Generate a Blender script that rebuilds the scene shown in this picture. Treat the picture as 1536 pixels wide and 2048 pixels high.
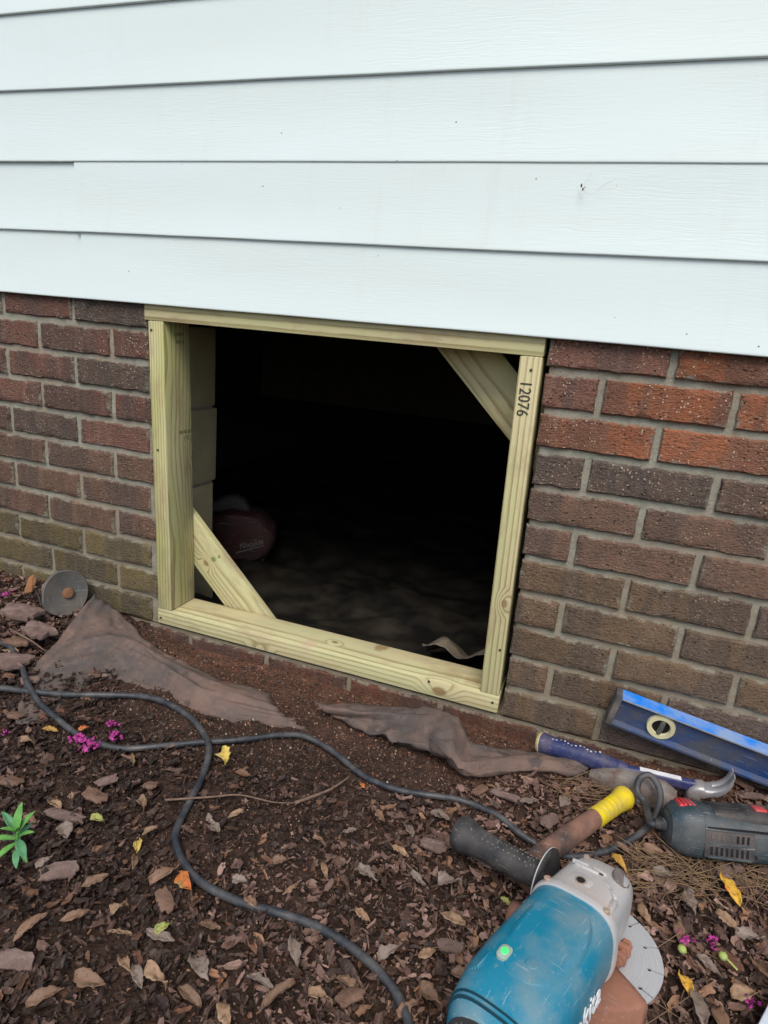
import bpy, bmesh, math, random
import numpy as np
from mathutils import Vector, Matrix, Euler, noise as mnoise
R=math.radians
SC=bpy.context.scene
for o in list(bpy.data.objects): bpy.data.objects.remove(o)
COL=SC.collection
rng=random.Random(7); nrg=np.random.default_rng(11)

# ------------------------------------------------------------------ camera
CF=1253.17; CP=np.array([0.66731,-1.12389,-0.03331]); YAW,PIT,ROL=-0.318468,-0.275172,0.0899475
_f=np.array([math.sin(YAW)*math.cos(PIT),math.cos(YAW)*math.cos(PIT),math.sin(PIT)])
_r=np.array([math.cos(YAW),-math.sin(YAW),0.]); _u=np.cross(_r,_f)
_r,_u=_r*math.cos(ROL)+_u*math.sin(ROL),_u*math.cos(ROL)-_r*math.sin(ROL)
cam=bpy.data.cameras.new('camera'); co=bpy.data.objects.new('camera',cam); COL.objects.link(co)
cam.sensor_fit='VERTICAL'; cam.sensor_height=24; cam.lens=CF/2048*24; cam.clip_start=.02; cam.clip_end=500
co.matrix_world=Matrix(((_r[0],_u[0],-_f[0],CP[0]),(_r[1],_u[1],-_f[1],CP[1]),(_r[2],_u[2],-_f[2],CP[2]),(0,0,0,1)))
SC.camera=co; SC.render.resolution_x=768; SC.render.resolution_y=1024

# ------------------------------------------------------------------ light
SUN_EL,SUN_AZ=R(53),R(168)     # azimuth clockwise from +Y; behind the camera and to the right
w=bpy.data.worlds.new('World'); SC.world=w; w.use_nodes=True
sky=w.node_tree.nodes.new('ShaderNodeTexSky'); sky.sky_type='NISHITA'; sky.sun_disc=False
sky.sun_elevation=SUN_EL; sky.sun_rotation=SUN_AZ; sky.air_density=1.0; sky.dust_density=2.2; sky.ozone_density=.8
bg=w.node_tree.nodes['Background']; bg.inputs['Strength'].default_value=.1
w.node_tree.links.new(sky.outputs[0],bg.inputs[0])
sl=bpy.data.lights.new('sun','SUN'); sl.energy=1.5; sl.angle=R(34); sl.color=(1,.955,.88)
so=bpy.data.objects.new('sun',sl); COL.objects.link(so)
sd=Vector((math.sin(SUN_AZ)*math.cos(SUN_EL),math.cos(SUN_AZ)*math.cos(SUN_EL),math.sin(SUN_EL)))
so.rotation_euler=(-sd).to_track_quat('-Z','Y').to_euler(); so.location=sd*8
SC.view_settings.view_transform='Standard'; SC.view_settings.look='None'; SC.view_settings.exposure=.84; SC.view_settings.gamma=1
SC.render.engine='CYCLES'; SC.cycles.max_bounces=4; SC.cycles.diffuse_bounces=2; SC.cycles.glossy_bounces=2; SC.cycles.transmission_bounces=3

# ------------------------------------------------------------------ pixel helpers (a pixel gives a direction, the ground or wall gives the distance)
def ray(px,py): return _f+_r*(px-768)/CF+_u*(1024-py)/CF
def at_z(px,py,z):
    d=ray(px,py); return CP+d*((z-CP[2])/d[2])
def at_y(px,py,y):
    d=ray(px,py); return CP+d*((y-CP[1])/d[1])
def sst(a,b,x):
    t=min(1,max(0,(x-a)/(b-a))); return t*t*(3-2*t)
def gz(x,y):
    """height of the planting bed"""
    b=-.762-.026*sst(0,-.7,y)
    b+=.048*sst(-.12,-.62,x)*sst(-.5,0,y)
    b+=.012*sst(.62,.8,x)*sst(-.25,0,y)
    b+=.018*math.exp(-((x-.02)/.16)**2-((y+.17)/.07)**2)
    b+=.012*(mnoise.noise((x*4.1,y*4.1,3.3)))
    b-=.015*math.exp(-(y/.055)**2)*sst(-.30,-.15,x)*sst(1.0,.75,x)
    if y>.02: b=-.84
    return b
def hit(px,py,h=0.):
    z=-.77
    for _ in range(30):
        p=at_z(px,py,z); z=.5*z+.5*(gz(p[0],min(p[1],0.0))+h)
    return p

# ------------------------------------------------------------------ object helpers
def link(o,parent=None):
    COL.objects.link(o)
    if parent is not None: o.parent=parent
    return o
def tag(o,label,cat,group=None):
    o['label']=label; o['category']=cat
    if group: o['group']=group
    return o
def thing(name,label,cat,loc=(0,0,0),mat=None,group=None):
    o=bpy.data.objects.new(name,None); o.empty_display_size=.05
    if mat is not None: o.matrix_world=mat
    else: o.location=loc
    o['kind']='thing'; link(o); return tag(o,label,cat,group)
def mesh(name,V,F,m,parent=None,loc=None,smooth=35,solid=None,uvcol=None):
    me=bpy.data.meshes.new(name)
    V=np.asarray(V,float)
    if loc is not None: V=V-np.asarray(loc,float)
    me.from_pydata([tuple(v) for v in V],[],[tuple(f) for f in F]); me.update()
    bm=bmesh.new(); bm.from_mesh(me); bmesh.ops.recalc_face_normals(bm,faces=bm.faces); bm.to_mesh(me); bm.free()
    if smooth:
        me.shade_smooth(); me.set_sharp_from_angle(angle=R(smooth))
    if m is not None: me.materials.append(m)
    o=bpy.data.objects.new(name,me)
    if loc is not None: o.location=loc
    return link(o,parent)
def box_vf(lo,hi,bev=0.,seg=2):
    bm=bmesh.new(); bmesh.ops.create_cube(bm,size=1)
    lo=Vector(lo);hi=Vector(hi)
    for v in bm.verts: v.co=Vector(((lo[i]+hi[i])/2+v.co[i]*(hi[i]-lo[i]) for i in range(3)))
    if bev: bmesh.ops.bevel(bm,geom=list(bm.edges),offset=bev,segments=seg,affect='EDGES',profile=.5)
    V=[tuple(v.co) for v in bm.verts]; bm.verts.index_update(); F=[[v.index for v in f.verts] for f in bm.faces]; bm.free()
    return V,F
def join(*vf):
    V=[];F=[]
    for v,f in vf:
        n=len(V); V+= [tuple(p) for p in v]; F+=[[i+n for i in q] for q in f]
    return V,F
def xform(vf,M): return [tuple(M@Vector(v)) for v in vf[0]],vf[1]
def loft(rings,cap=True,closed=True):
    n=len(rings[0]); V=[tuple(p) for r in rings for p in r]; F=[]
    for i in range(len(rings)-1):
        for j in range(n if closed else n-1):
            k=(j+1)%n; F.append([i*n+j,i*n+k,(i+1)*n+k,(i+1)*n+j])
    if cap and closed: F.append(list(range(n))[::-1]); F.append([(len(rings)-1)*n+j for j in range(n)])
    return V,F
def ring(c,u,v,a,b,n=24,p=2.0,ph=0.):
    c=np.array(c,float);u=np.array(u,float);v=np.array(v,float);o=[]
    for k in range(n):
        t=2*math.pi*k/n+ph; ct,st=math.cos(t),math.sin(t)
        o.append(c+u*a*math.copysign(abs(ct)**(2/p),ct)+v*b*math.copysign(abs(st)**(2/p),st))
    return o
def lathe(prof,c=(0,0,0),ax='x',n=28):
    e={'x':((1,0,0),(0,1,0),(0,0,1)),'y':((0,1,0),(0,0,1),(1,0,0)),'z':((0,0,1),(1,0,0),(0,1,0))}[ax]
    d=np.array(e[0]); c=np.array(c,float)
    return loft([ring(c+d*t,e[1],e[2],max(r,1e-4),max(r,1e-4),n) for t,r in prof])
def catmull(P,k=8):
    P=[np.array(p,float) for p in P]; P=[2*P[0]-P[1]]+P+[2*P[-1]-P[-2]]; o=[]
    for i in range(1,len(P)-2):
        for j in range(k):
            t=j/k; a,b,c,d=P[i-1:i+3]
            o.append(.5*(2*b+(c-a)*t+(2*a-5*b+4*c-d)*t*t+(3*b-3*c+d-a)*t**3))
    o.append(P[-2]); return o
def tube(path,rad,n=12):
    path=[np.array(p,float) for p in path]; rings=[]; up=np.array([0,0,1.]); 
    rr=rad if hasattr(rad,'__len__') else [rad]*len(path)
    u=None
    for i,p in enumerate(path):
        t=path[min(i+1,len(path)-1)]-path[max(i-1,0)]; t/=np.linalg.norm(t)+1e-12
        if u is None:
            u=np.cross(t,up if abs(t[2])<.9 else np.array([1.,0,0]))
        u=u-t*(u@t); u/=np.linalg.norm(u); v=np.cross(t,u)
        rings.append(ring(p,u,v,rr[i],rr[i],n))
    return loft(rings)
def prism(pts,z0,z1):
    n=len(pts); V=[(x,y,z0) for x,y in pts]+[(x,y,z1) for x,y in pts]
    F=[list(range(n))[::-1],list(range(n,2*n))]+[[i,(i+1)%n,n+(i+1)%n,n+i] for i in range(n)]
    return V,F
def text(name,s,size,m,parent,M,depth=.0002,shear=0.,sx=1.):
    c=bpy.data.curves.new(name,'FONT'); c.body=s; c.size=size; c.extrude=depth; c.shear=shear; c.align_x='CENTER'; c.align_y='CENTER'
    t=bpy.data.objects.new('tmp',c); COL.objects.link(t)
    dg=bpy.context.evaluated_depsgraph_get(); me=bpy.data.meshes.new_from_object(t.evaluated_get(dg)); bpy.data.objects.remove(t); bpy.data.curves.remove(c)
    me.materials.clear(); me.materials.append(m)
    me.transform(M@Matrix.Diagonal((sx,1,1,1)))
    o=bpy.data.objects.new(name,me); return link(o,parent)
def basis(x,y,z,o=(0,0,0)):
    return Matrix(((x[0],y[0],z[0],o[0]),(x[1],y[1],z[1],o[1]),(x[2],y[2],z[2],o[2]),(0,0,0,1)))

# ------------------------------------------------------------------ materials
class NT:
    def __init__(s,name,rough=.7,spec=.5):
        s.m=bpy.data.materials.new(name); s.m.use_nodes=True; s.t=s.m.node_tree; s.b=s.t.nodes['Principled BSDF']
        s.b.inputs['Roughness'].default_value=rough; s.b.inputs['Specular IOR Level'].default_value=spec
        s.tc=s.t.nodes.new('ShaderNodeTexCoord'); s.obj=s.tc.outputs['Object']
    def n(s,ty,props=None,**kw):
        x=s.t.nodes.new('ShaderNode'+ty)
        for k,v in (props or {}).items(): setattr(x,k,v)
        for k,v in kw.items():
            key=int(k[1:]) if k[0]=='i' and k[1:].isdigit() else k.replace('_',' ')
            s.set(x.inputs[key],v)
        return x
    def set(s,sock,v):
        if isinstance(v,bpy.types.NodeSocket): s.t.links.new(v,sock)
        else: sock.default_value=v if not (isinstance(v,tuple) and len(v)==3 and sock.type=='RGBA') else (*v,1)
    def math(s,op,a,b=0.,c=0.): return s.n('Math',{'operation':op},i0=a,i1=b,i2=c).outputs[0]
    def mix(s,f,a,b,mode='MIX'):
        x=s.n('Mix',{'data_type':'RGBA','blend_type':mode}); s.set(x.inputs[0],f); s.set(x.inputs[6],a); s.set(x.inputs[7],b); return x.outputs[2]
    def noise(s,scale,vec=None,detail=4.,rough=.55,dist=0.):
        return s.n('TexNoise',Vector=vec or s.obj,Scale=scale,Detail=detail,Roughness=rough,Distortion=dist).outputs[0]
    def vor(s,scale,vec=None,feature='F1',out=0,rand=1.):
        return s.n('TexVoronoi',{'feature':feature},Vector=vec or s.obj,Scale=scale,Randomness=rand).outputs[out]
    def map(s,v,a,b,c=0.,d=1.,smooth=False):
        return s.n('MapRange',{'interpolation_type':'SMOOTHSTEP' if smooth else 'LINEAR'},i0=v,i1=a,i2=b,i3=c,i4=d).outputs[0]
    def ramp(s,f,stops):
        x=s.n('ValToRGB',Fac=f); e=x.color_ramp.elements
        while len(e)<len(stops): e.new(.5)
        for q,(p,c) in zip(e,stops): q.position=p; q.color=(*c,1) if len(c)==3 else c
        return x.outputs[0]
    def scale(s,vec,sc): return s.n('Mapping',Vector=vec,Scale=sc).outputs[0]
    def bump(s,h,strength=.5,dist=.002,normal=None):
        x=s.n('Bump',Height=h,Strength=strength,Distance=dist)
        if normal is not None: s.set(x.inputs['Normal'],normal)
        return x.outputs[0]
    def fin(s,color=None,rough=None,normal=None,metal=None):
        if color is not None: s.set(s.b.inputs['Base Color'],color)
        if rough is not None: s.set(s.b.inputs['Roughness'],rough)
        if normal is not None: s.set(s.b.inputs['Normal'],normal)
        if metal is not None: s.set(s.b.inputs['Metallic'],metal)
        return s.m
def dusty(name,base,dust,amt=.5,rough=.6,metal=0.,sc=30.,bump=.25,spec=.4):
    """a painted, plastic or metal surface with dust and scuffs of its own"""
    t=NT(name,rough,spec)
    a=t.noise(sc,detail=6.,rough=.65); b=t.noise(sc*.25,detail=3.)
    f=t.map(t.math('ADD',t.math('MULTIPLY',a,.6),t.math('MULTIPLY',b,.6)),.62-amt*.3,.80-amt*.12,0.,min(1,.35+amt))
    c=t.mix(f,base,dust)
    sp=t.map(t.noise(sc*9,detail=2.),.66,.72)
    c=t.mix(t.math('MULTIPLY',sp,.35),c,dust)
    s1=t.noise(1.,t.n('Mapping',Vector=t.obj,Rotation=(.5,.3,.7),Scale=(18,420,420)).outputs[0],2.); s2=t.noise(1.,t.n('Mapping',Vector=t.obj,Rotation=(.2,.9,-.5),Scale=(420,24,420)).outputs[0],2.)
    c=t.mix(t.math('MULTIPLY',t.math('ADD',t.map(s1,.66,.70),t.map(s2,.68,.71)),.38),c,t.mix(.6,c,(.55,.55,.54)))
    mt=t.math('MULTIPLY',t.math('SUBTRACT',1.,f),metal) if metal else 0.
    return t.fin(c,t.map(f,0.,1.,rough,min(1,rough+.3)),t.bump(t.noise(sc*12,detail=3.),bump,.0006),mt)
def plain(name,c,rough=.6,metal=0.,spec=.4):
    t=NT(name,rough,spec); f=t.noise(60.,detail=4.)
    return t.fin(t.mix(t.map(f,.3,.75),c,tuple(x*.72 for x in c)),rough,t.bump(t.noise(400.),.2,.0005),metal)

def wood_mat(name,y0,z0,seed,knots=(),tone=0.,period=.0062,stain=()):
    t=NT(name,.62,.3)
    v=t.n('Mapping',Vector=t.obj,Location=(seed*1.7,seed*.9,seed*.3)).outputs[0]
    n1=t.math('SUBTRACT',t.noise(1.,t.scale(v,(2.6,9,9)),2.),.5)
    n2=t.math('SUBTRACT',t.noise(1.,t.scale(v,(14,120,120)),3.),.5)
    sp=t.n('SeparateXYZ',Vector=t.obj)
    yy=t.math('ADD',t.math('SUBTRACT',sp.outputs[1],y0),t.math('MULTIPLY',n1,.022))
    zz=t.math('SUBTRACT',sp.outputs[2],z0)
    r=t.math('SQRT',t.math('ADD',t.math('MULTIPLY',yy,yy),t.math('MULTIPLY',zz,zz)))
    r=t.math('ADD',r,t.math('MULTIPLY',n1,.02)); r=t.math('ADD',r,t.math('MULTIPLY',n2,.0016))
    kn=None
    for (kx,ky,kz,s) in knots:
        d=t.n('VectorMath',{'operation':'DISTANCE'},i0=t.scale(t.obj,(.62,1,1)),i1=(kx*.62,ky,kz)).outputs['Value']
        d=t.math('ADD',d,t.math('MULTIPLY',n2,.004))
        r=t.math('ADD',r,t.map(d,0.,s*3.2,s*1.9,0.,True))
        k=t.map(d,s*.55,s*1.0,1.,0.,True); kn=k if kn is None else t.math('MAXIMUM',kn,k)
    fr=t.math('FRACT',t.math('MULTIPLY',r,1/period))
    pale=(.53,.515,.285); warm=(.55,.46,.27); green=(.40,.42,.14)
    lo=t.noise(1.,t.scale(v,(3.,16,16)),3.)
    early=t.mix(t.map(lo,.38,.62),t.mix(max(0.,min(1.,.5+tone*.5)),green,pale),t.mix(max(0.,min(1.,.5+tone*.3)),pale,warm))
    late=t.mix(.80,early,(.19,.14,.045))
    f=t.ramp(fr,[(0,(0,0,0)),(.55,(.12,)*3),(.86,(1,)*3),(.95,(.85,)*3),(1,(0,0,0))])
    fade=t.map(t.noise(1.,t.scale(v,(5,30,30)),3.),.3,.6,.55,1.)
    c=t.mix(t.math('MULTIPLY',f,fade),early,late)
    fib=t.noise(1.,t.scale(v,(30,900,900)),2.)
    c=t.mix(t.map(fib,.35,.8,0.,.22),c,(.36,.30,.15))
    if kn is not None:
        c=t.mix(t.math('MULTIPLY',kn,.8),c,(.20,.12,.045))
    # grey-brown handling marks
    hm=t.noise(1.,t.scale(v,(7,22,22)),5.,.7)
    c=t.mix(t.map(hm,.51,.69,0.,.6),c,(.29,.205,.125))
    c=t.mix(t.map(t.noise(1.,t.scale(v,(11,40,40)),4.,.65),.58,.72,0.,.45),c,(.33,.36,.23))
    for (sx,sy,sz,rad,cc,am) in stain:
        d=t.n('VectorMath',{'operation':'DISTANCE'},i0=t.obj,i1=(sx,sy,sz)).outputs['Value']
        d=t.math('ADD',d,t.math('MULTIPLY',t.math('SUBTRACT',t.noise(55.,detail=5.,rough=.7),.5),rad*1.6))
        c=t.mix(t.map(d,rad*.35,rad*.75,am,0.,True),c,cc)
    h=t.math('ADD',t.math('MULTIPLY',f,-.5),t.math('MULTIPLY',fib,.6))
    return t.fin(c,t.map(f,0,1,.66,.5),t.bump(h,.3,.0011))

def brick_mat():
    t=NT('fired_brick',.9,.2)
    oi=t.n('ObjectInfo'); rnd=oi.outputs['Random']
    v=t.n('VectorMath',{'operation':'ADD'},i0=t.obj,i1=t.n('VectorMath',{'operation':'SCALE'},i0=(31.,17.,23.),Scale=rnd).outputs[0]).outputs[0]
    base=oi.outputs['Color']
    # flashed ends: broad bands along the brick, darker and greyer
    bl=t.map(t.noise(1.,t.scale(v,(11,1,2)),2.),.49,.56,0.,.78,True)
    c=t.mix(bl,base,t.mix(.66,base,(.075,.066,.062)))
    c=t.mix(t.map(t.noise(38.,v,5.,.65),.40,.66,0.,.72),c,t.mix(.62,base,(.085,.07,.055)))
    c=t.mix(t.map(t.noise(1.,t.scale(v,(60,1,9)),4.,.6),.52,.70,0.,.38),c,t.mix(.5,base,(.33,.24,.17)))
    c=t.mix(t.map(t.noise(230.,v,3.),.55,.75,0.,.45),c,(.30,.21,.15))
    # pale grit fused in the face
    d=t.vor(210.,v); keep=t.map(t.n('SeparateColor',Color=t.vor(210.,v,out=1)).outputs[0],.70,.74)
    pat=t.map(t.noise(13.,v,3.),.40,.62,.10,1.)
    al=oi.outputs['Alpha']
    sp=t.math('MULTIPLY',t.math('MULTIPLY',t.map(d,.24,.34,1.,0.),keep),t.math('MULTIPLY',pat,al))
    c=t.mix(sp,c,(.62,.50,.36))
    pit=t.math('MULTIPLY',t.map(t.vor(120.,v),.16,.30,1.,0.),t.map(t.noise(50.,v),.50,.60))
    c=t.mix(t.math('MULTIPLY',pit,.7),c,(.06,.04,.03))
    h=t.math('ADD',t.math('MULTIPLY',t.noise(120.,v,4.,.75),1.0),t.math('MULTIPLY',pit,-.55))
    h=t.math('ADD',h,t.math('MULTIPLY',sp,.12))
    drag=t.noise(1.,t.scale(v,(150,60,330)),3.,.7)
    ge=t.n('SeparateXYZ',Vector=t.tc.outputs['Generated']); eu=t.math('MULTIPLY',t.math('SUBTRACT',.5,t.math('ABSOLUTE',t.math('SUBTRACT',ge.outputs[0],.5))),2.6); ev=t.math('SUBTRACT',.5,t.math('ABSOLUTE',t.math('SUBTRACT',ge.outputs[2],.5)))
    ed=t.math('ADD',t.math('MINIMUM',eu,ev),t.math('MULTIPLY',t.math('SUBTRACT',t.noise(34.,v,4.,.7),.47),.62))
    c=t.mix(t.map(ed,.0,.075,.85,0.),c,(.265,.245,.19))
    c=t.mix(t.map(drag,.30,.46,.45,0.),c,t.mix(.7,base,(.035,.025,.02)))
    h=t.math('ADD',h,t.math('MULTIPLY',drag,1.1))
    return t.fin(c,.92,t.bump(h,1.,.0055))
def mortar_mat():
    t=NT('mortar',.95,.15)
    n=t.noise(70.,detail=6.,rough=.7); g=t.noise(700.,detail=2.)
    c=t.mix(t.map(n,.3,.7),(.22,.212,.165),(.335,.325,.265))
    c=t.mix(t.map(t.noise(6.,detail=4.),.45,.62,0.,.55),c,(.27,.20,.145))
    # reddish clay dust and algae stain in patches
    sp=t.n('SeparateXYZ',Vector=t.obj)
    low=t.map(t.math('ADD',sp.outputs[2],t.math('MULTIPLY',t.math('SUBTRACT',t.noise(9.,detail=4.),.5),.35)),.15,.55,1.,0.)
    c=t.mix(t.math('MULTIPLY',low,.62),c,(.21,.155,.095))
    h=t.math('ADD',t.noise(160.,detail=5.,rough=.7),t.math('MULTIPLY',g,.5))
    return t.fin(c,.95,t.bump(h,.9,.003))
def siding_mat():
    t=NT('vinyl_siding',.42,.35)
    oi=t.n('ObjectInfo')
    v=t.n('VectorMath',{'operation':'ADD'},i0=t.obj,i1=t.n('VectorMath',{'operation':'SCALE'},i0=(3.,0.,7.),Scale=oi.outputs['Random']).outputs[0]).outputs[0]
    wob=t.noise(1.,t.scale(v,(9,1,30)),3.)
    gv=t.n('VectorMath',{'operation':'ADD'},i0=t.scale(v,(16,1,420)),i1=t.n('CombineXYZ',Z=t.math('MULTIPLY',wob,9.)).outputs[0]).outputs[0]
    g=t.noise(1.,gv,4.,.6)
    fade=t.map(t.noise(2.2,v,2.),.32,.62,.25,1.)
    c=t.mix(t.map(t.noise(1.,t.scale(v,(1.6,1,9)),4.,.6),.35,.72),(.665,.755,.745),(.645,.725,.695))
    c=t.mix(t.map(t.noise(1.,t.scale(v,(22,1,3.5)),5.,.7),.56,.78,0.,.16),c,(.50,.50,.42))
    d=t.vor(26.,v); sp=t.math('MULTIPLY',t.map(d,.030,.045,1.,0.),t.map(t.noise(5.,v),.52,.56))
    c=t.mix(sp,c,(.15,.13,.11))
    return t.fin(c,t.map(g,.3,.7,.38,.5),t.bump(t.math('MULTIPLY',g,fade),.42,.0009))
def block_mat():
    t=NT('concrete_block',.95,.15)
    c=t.mix(t.map(t.noise(14.,detail=5.),.3,.7),(.36,.31,.175),(.44,.385,.235))
    c=t.mix(t.map(t.vor(160.),.1,.3,.5,0.),c,(.16,.14,.10))
    return t.fin(c,.95,t.bump(t.noise(180.,detail=5.,rough=.7),.9,.003))
def soil_mat():
    t=NT('bed_soil',.96,.15)
    n=t.noise(11.,detail=6.,rough=.65); f=t.noise(95.,detail=5.,rough=.7)
    c=t.mix(t.map(n,.36,.66),(.022,.0135,.010),(.054,.031,.023))
    c=t.mix(t.map(f,.48,.74,0.,.6),c,(.115,.070,.050))
    # red clay washed along the foundation
    sp=t.n('SeparateXYZ',Vector=t.obj)
    y=t.math('ADD',sp.outputs[1],t.math('MULTIPLY',t.math('SUBTRACT',t.noise(7.,detail=4.),.5),.28))
    cl=t.math('MULTIPLY',t.map(y,-.20,-.02,0.,1.),t.map(sp.outputs[0],-.3,-.1,0.,1.))
    c=t.mix(t.math('MULTIPLY',cl,.75),c,t.mix(t.map(f,.3,.7),(.10,.043,.026),(.19,.095,.060)))
    d=t.vor(210.); k=t.map(t.n('SeparateColor',Color=t.vor(210.,out=1)).outputs[0],.86,.88)
    c=t.mix(t.math('MULTIPLY',t.map(d,.2,.32,1.,0.),k),c,(.34,.22,.15))
    h=t.math('ADD',t.noise(60.,detail=6.,rough=.75),t.math('MULTIPLY',t.map(t.vor(150.),0.,.5,1.,0.),.5))
    return t.fin(c,.96,t.bump(h,1.,.006))
def litter_mat(name,rough=.8,sheen=0.):
    t=NT(name,rough,.25)
    a=t.n('Attribute',{'attribute_name':'tint'}).outputs['Color']
    n=t.noise(90.,detail=5.,rough=.65); v=t.noise(1.,t.scale(t.obj,(260,60,160)),3.)
    c=t.mix(t.map(n,.35,.7,0.,.55),a,t.mix(.6,a,(.03,.02,.015)))
    c=t.mix(t.map(v,.5,.75,0.,.35),c,t.mix(.5,a,(.42,.33,.27)))
    return t.fin(c,rough,t.bump(t.math('ADD',n,v),.6,.0018))
def leaf_mat(name,c1,c2,c3,spots=(.06,.04,.02)):
    t=NT(name,.55,.35)
    c=t.mix(t.map(t.noise(45.,detail=3.),.35,.65),c1,c2)
    c=t.mix(t.map(t.noise(22.,detail=2.),.52,.64),c,c3)
    c=t.mix(t.map(t.noise(130.,detail=4.,rough=.7),.56,.66,0.,.85),c,spots)
    oi=t.n('ObjectInfo'); c=t.mix(t.map(oi.outputs['Random'],0.,1.,0.,.5),c,t.mix(.75,c,(.07,.045,.03)))
    return t.fin(c,.6,t.bump(t.noise(120.,detail=4.),.4,.0012))
def fabric_mat():
    t=NT('landscape_fabric',.85,.25)
    n=t.noise(9.,detail=5.,rough=.65); f=t.noise(45.,detail=5.,rough=.7)
    c=t.mix(t.map(n,.38,.64),(.078,.066,.060),(.165,.108,.085))
    c=t.mix(t.map(f,.52,.74,0.,.5),c,(.225,.150,.122))
    c=t.mix(t.map(t.noise(85.,detail=4.,rough=.75),.60,.66,0.,.55),c,(.055,.036,.028))
    c=t.mix(t.map(t.noise(20.,detail=4.),.60,.68,0.,.8),c,(.06,.05,.048))
    wv=t.n('TexWave',{'bands_direction':'X'},Vector=t.obj,Scale=380.,Distortion=1.).outputs[1]
    h=t.math('ADD',t.noise(240.,detail=3.),t.math('MULTIPLY',wv,.15))
    return t.fin(c,.82,t.bump(h,.35,.0010))
def cord_mat():
    t=NT('black_rubber_cord',.5,.4)
    c=t.mix(t.map(t.noise(24.,detail=5.,rough=.7),.42,.68),(.020,.024,.030),(.085,.080,.078))
    return t.fin(c,t.map(t.noise(30.),.3,.7,.4,.7),t.bump(t.noise(300.,detail=3.),.25,.0006))
def mottled(name,c1,c2,sc,rough=.8,spec=.3,bump=.5,bd=.002,metal=0.):
    t=NT(name,rough,spec)
    return t.fin(t.mix(t.map(t.noise(sc,detail=6.,rough=.7),.38,.64),c1,c2),rough,t.bump(t.noise(sc*5,detail=5.,rough=.7),bump,bd),metal)

M_BRICK=brick_mat(); M_MORTAR=mortar_mat(); M_SIDING=siding_mat(); M_BLOCK=block_mat(); M_SOIL=soil_mat()
M_LEAF=litter_mat('dry_leaf_litter',.72); M_BARK=litter_mat('bark_litter',.9); M_CRUMB=litter_mat('soil_crumb',.95)
M_FABRIC=fabric_mat(); M_CORD=cord_mat()
M_INK=plain('stamp_ink',(.035,.04,.035),.7)
M_INKF=plain('faded_stamp_ink',(.12,.125,.045),.7)

# ------------------------------------------------------------------ ground
def build_ground():
    def axis(a,b,step,far,g=1.35):
        c=list(np.arange(a,b+1e-9,step)); s=step; lo=[];hi=[]
        x=a
        while x>-far: s*=g; x-=s; lo.append(x)
        s=step; x=b
        while x<far: s*=g; x+=s; hi.append(x)
        return lo[::-1]+c+hi
    xs=axis(-1.1,1.7,.007,60); ys=axis(-1.15,.03,.007,60)
    V=[];nx=len(xs)
    for y in ys:
        for x in xs:
            z=gz(x,y)
            if -1.2<x<1.8 and -1.2<y<.02:
                z+=.007*mnoise.fractal((x*24,y*24,1.),.8,2.2,4)+.003*mnoise.noise((x*95,y*95,4.))
            V.append((x,y,z))
    F=[[j*nx+i,j*nx+i+1,(j+1)*nx+i+1,(j+1)*nx+i] for j in range(len(ys)-1) for i in range(nx-1)]
    o=mesh('ground',V,F,M_SOIL,smooth=180); o['kind']='structure'; return o
build_ground()

# ------------------------------------------------------------------ crawl space behind the opening
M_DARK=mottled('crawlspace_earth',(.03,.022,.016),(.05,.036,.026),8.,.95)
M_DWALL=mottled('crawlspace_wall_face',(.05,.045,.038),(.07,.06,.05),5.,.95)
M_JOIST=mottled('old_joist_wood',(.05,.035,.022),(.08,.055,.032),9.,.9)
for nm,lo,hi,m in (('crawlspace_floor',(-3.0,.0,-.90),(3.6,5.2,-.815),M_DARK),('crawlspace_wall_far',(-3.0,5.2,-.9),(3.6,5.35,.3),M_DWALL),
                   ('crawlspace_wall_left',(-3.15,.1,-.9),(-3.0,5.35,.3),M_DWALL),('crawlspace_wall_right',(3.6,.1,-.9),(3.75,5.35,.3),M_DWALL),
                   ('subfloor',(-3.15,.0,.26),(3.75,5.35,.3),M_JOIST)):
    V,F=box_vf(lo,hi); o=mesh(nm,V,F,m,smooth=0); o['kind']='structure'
def concrete_blocks():
    t=thing('concrete_block_wall','pale tan concrete block wall behind the brick at the side of the opening','block wall',(-.3,.195,-.86))
    for r in range(4):
        z0=-.853+r*.2+.003; z1=z0+.194
        for side in (-1,1):
            for k in range(4):
                off=0. if r%2==0 else .2
                if side<0:
                    x1=-.288-(k*.4-(off if k else 0)) if k else -.288; x0=-.288-((k+1)*.4-off)
                    x0+=.006
                else:
                    x0=.600+(k*.4-(off if k else 0)) if k else .600; x1=.600+((k+1)*.4-off); x1-=.006
                j=rng.uniform(-.004,.004)
                V,F=box_vf((x0,.105+j,z0),(x1+(j if side<0 else 0),.297+j,z1),.004,2)
                V=[(x+.0015*mnoise.noise((x*40,y*40,z*40)),y,z) for x,y,z in V]
                c=((x0+x1)/2,.2,z0); mesh('concrete_block',np.array(V)-np.array([-.3,.195,-.86]),F,M_BLOCK,t,loc=np.array(c)-np.array([-.3,.195,-.86]))
    V,F=join(box_vf((-1.88,.118,-.858),(-.293,.285,-.055)),box_vf((.606,.118,-.858),(2.18,.285,-.055)))
    mesh('mortar',np.array(V)-np.array([-.3,.195,-.86]),F,M_MORTAR,t,smooth=0)
concrete_blocks()

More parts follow.
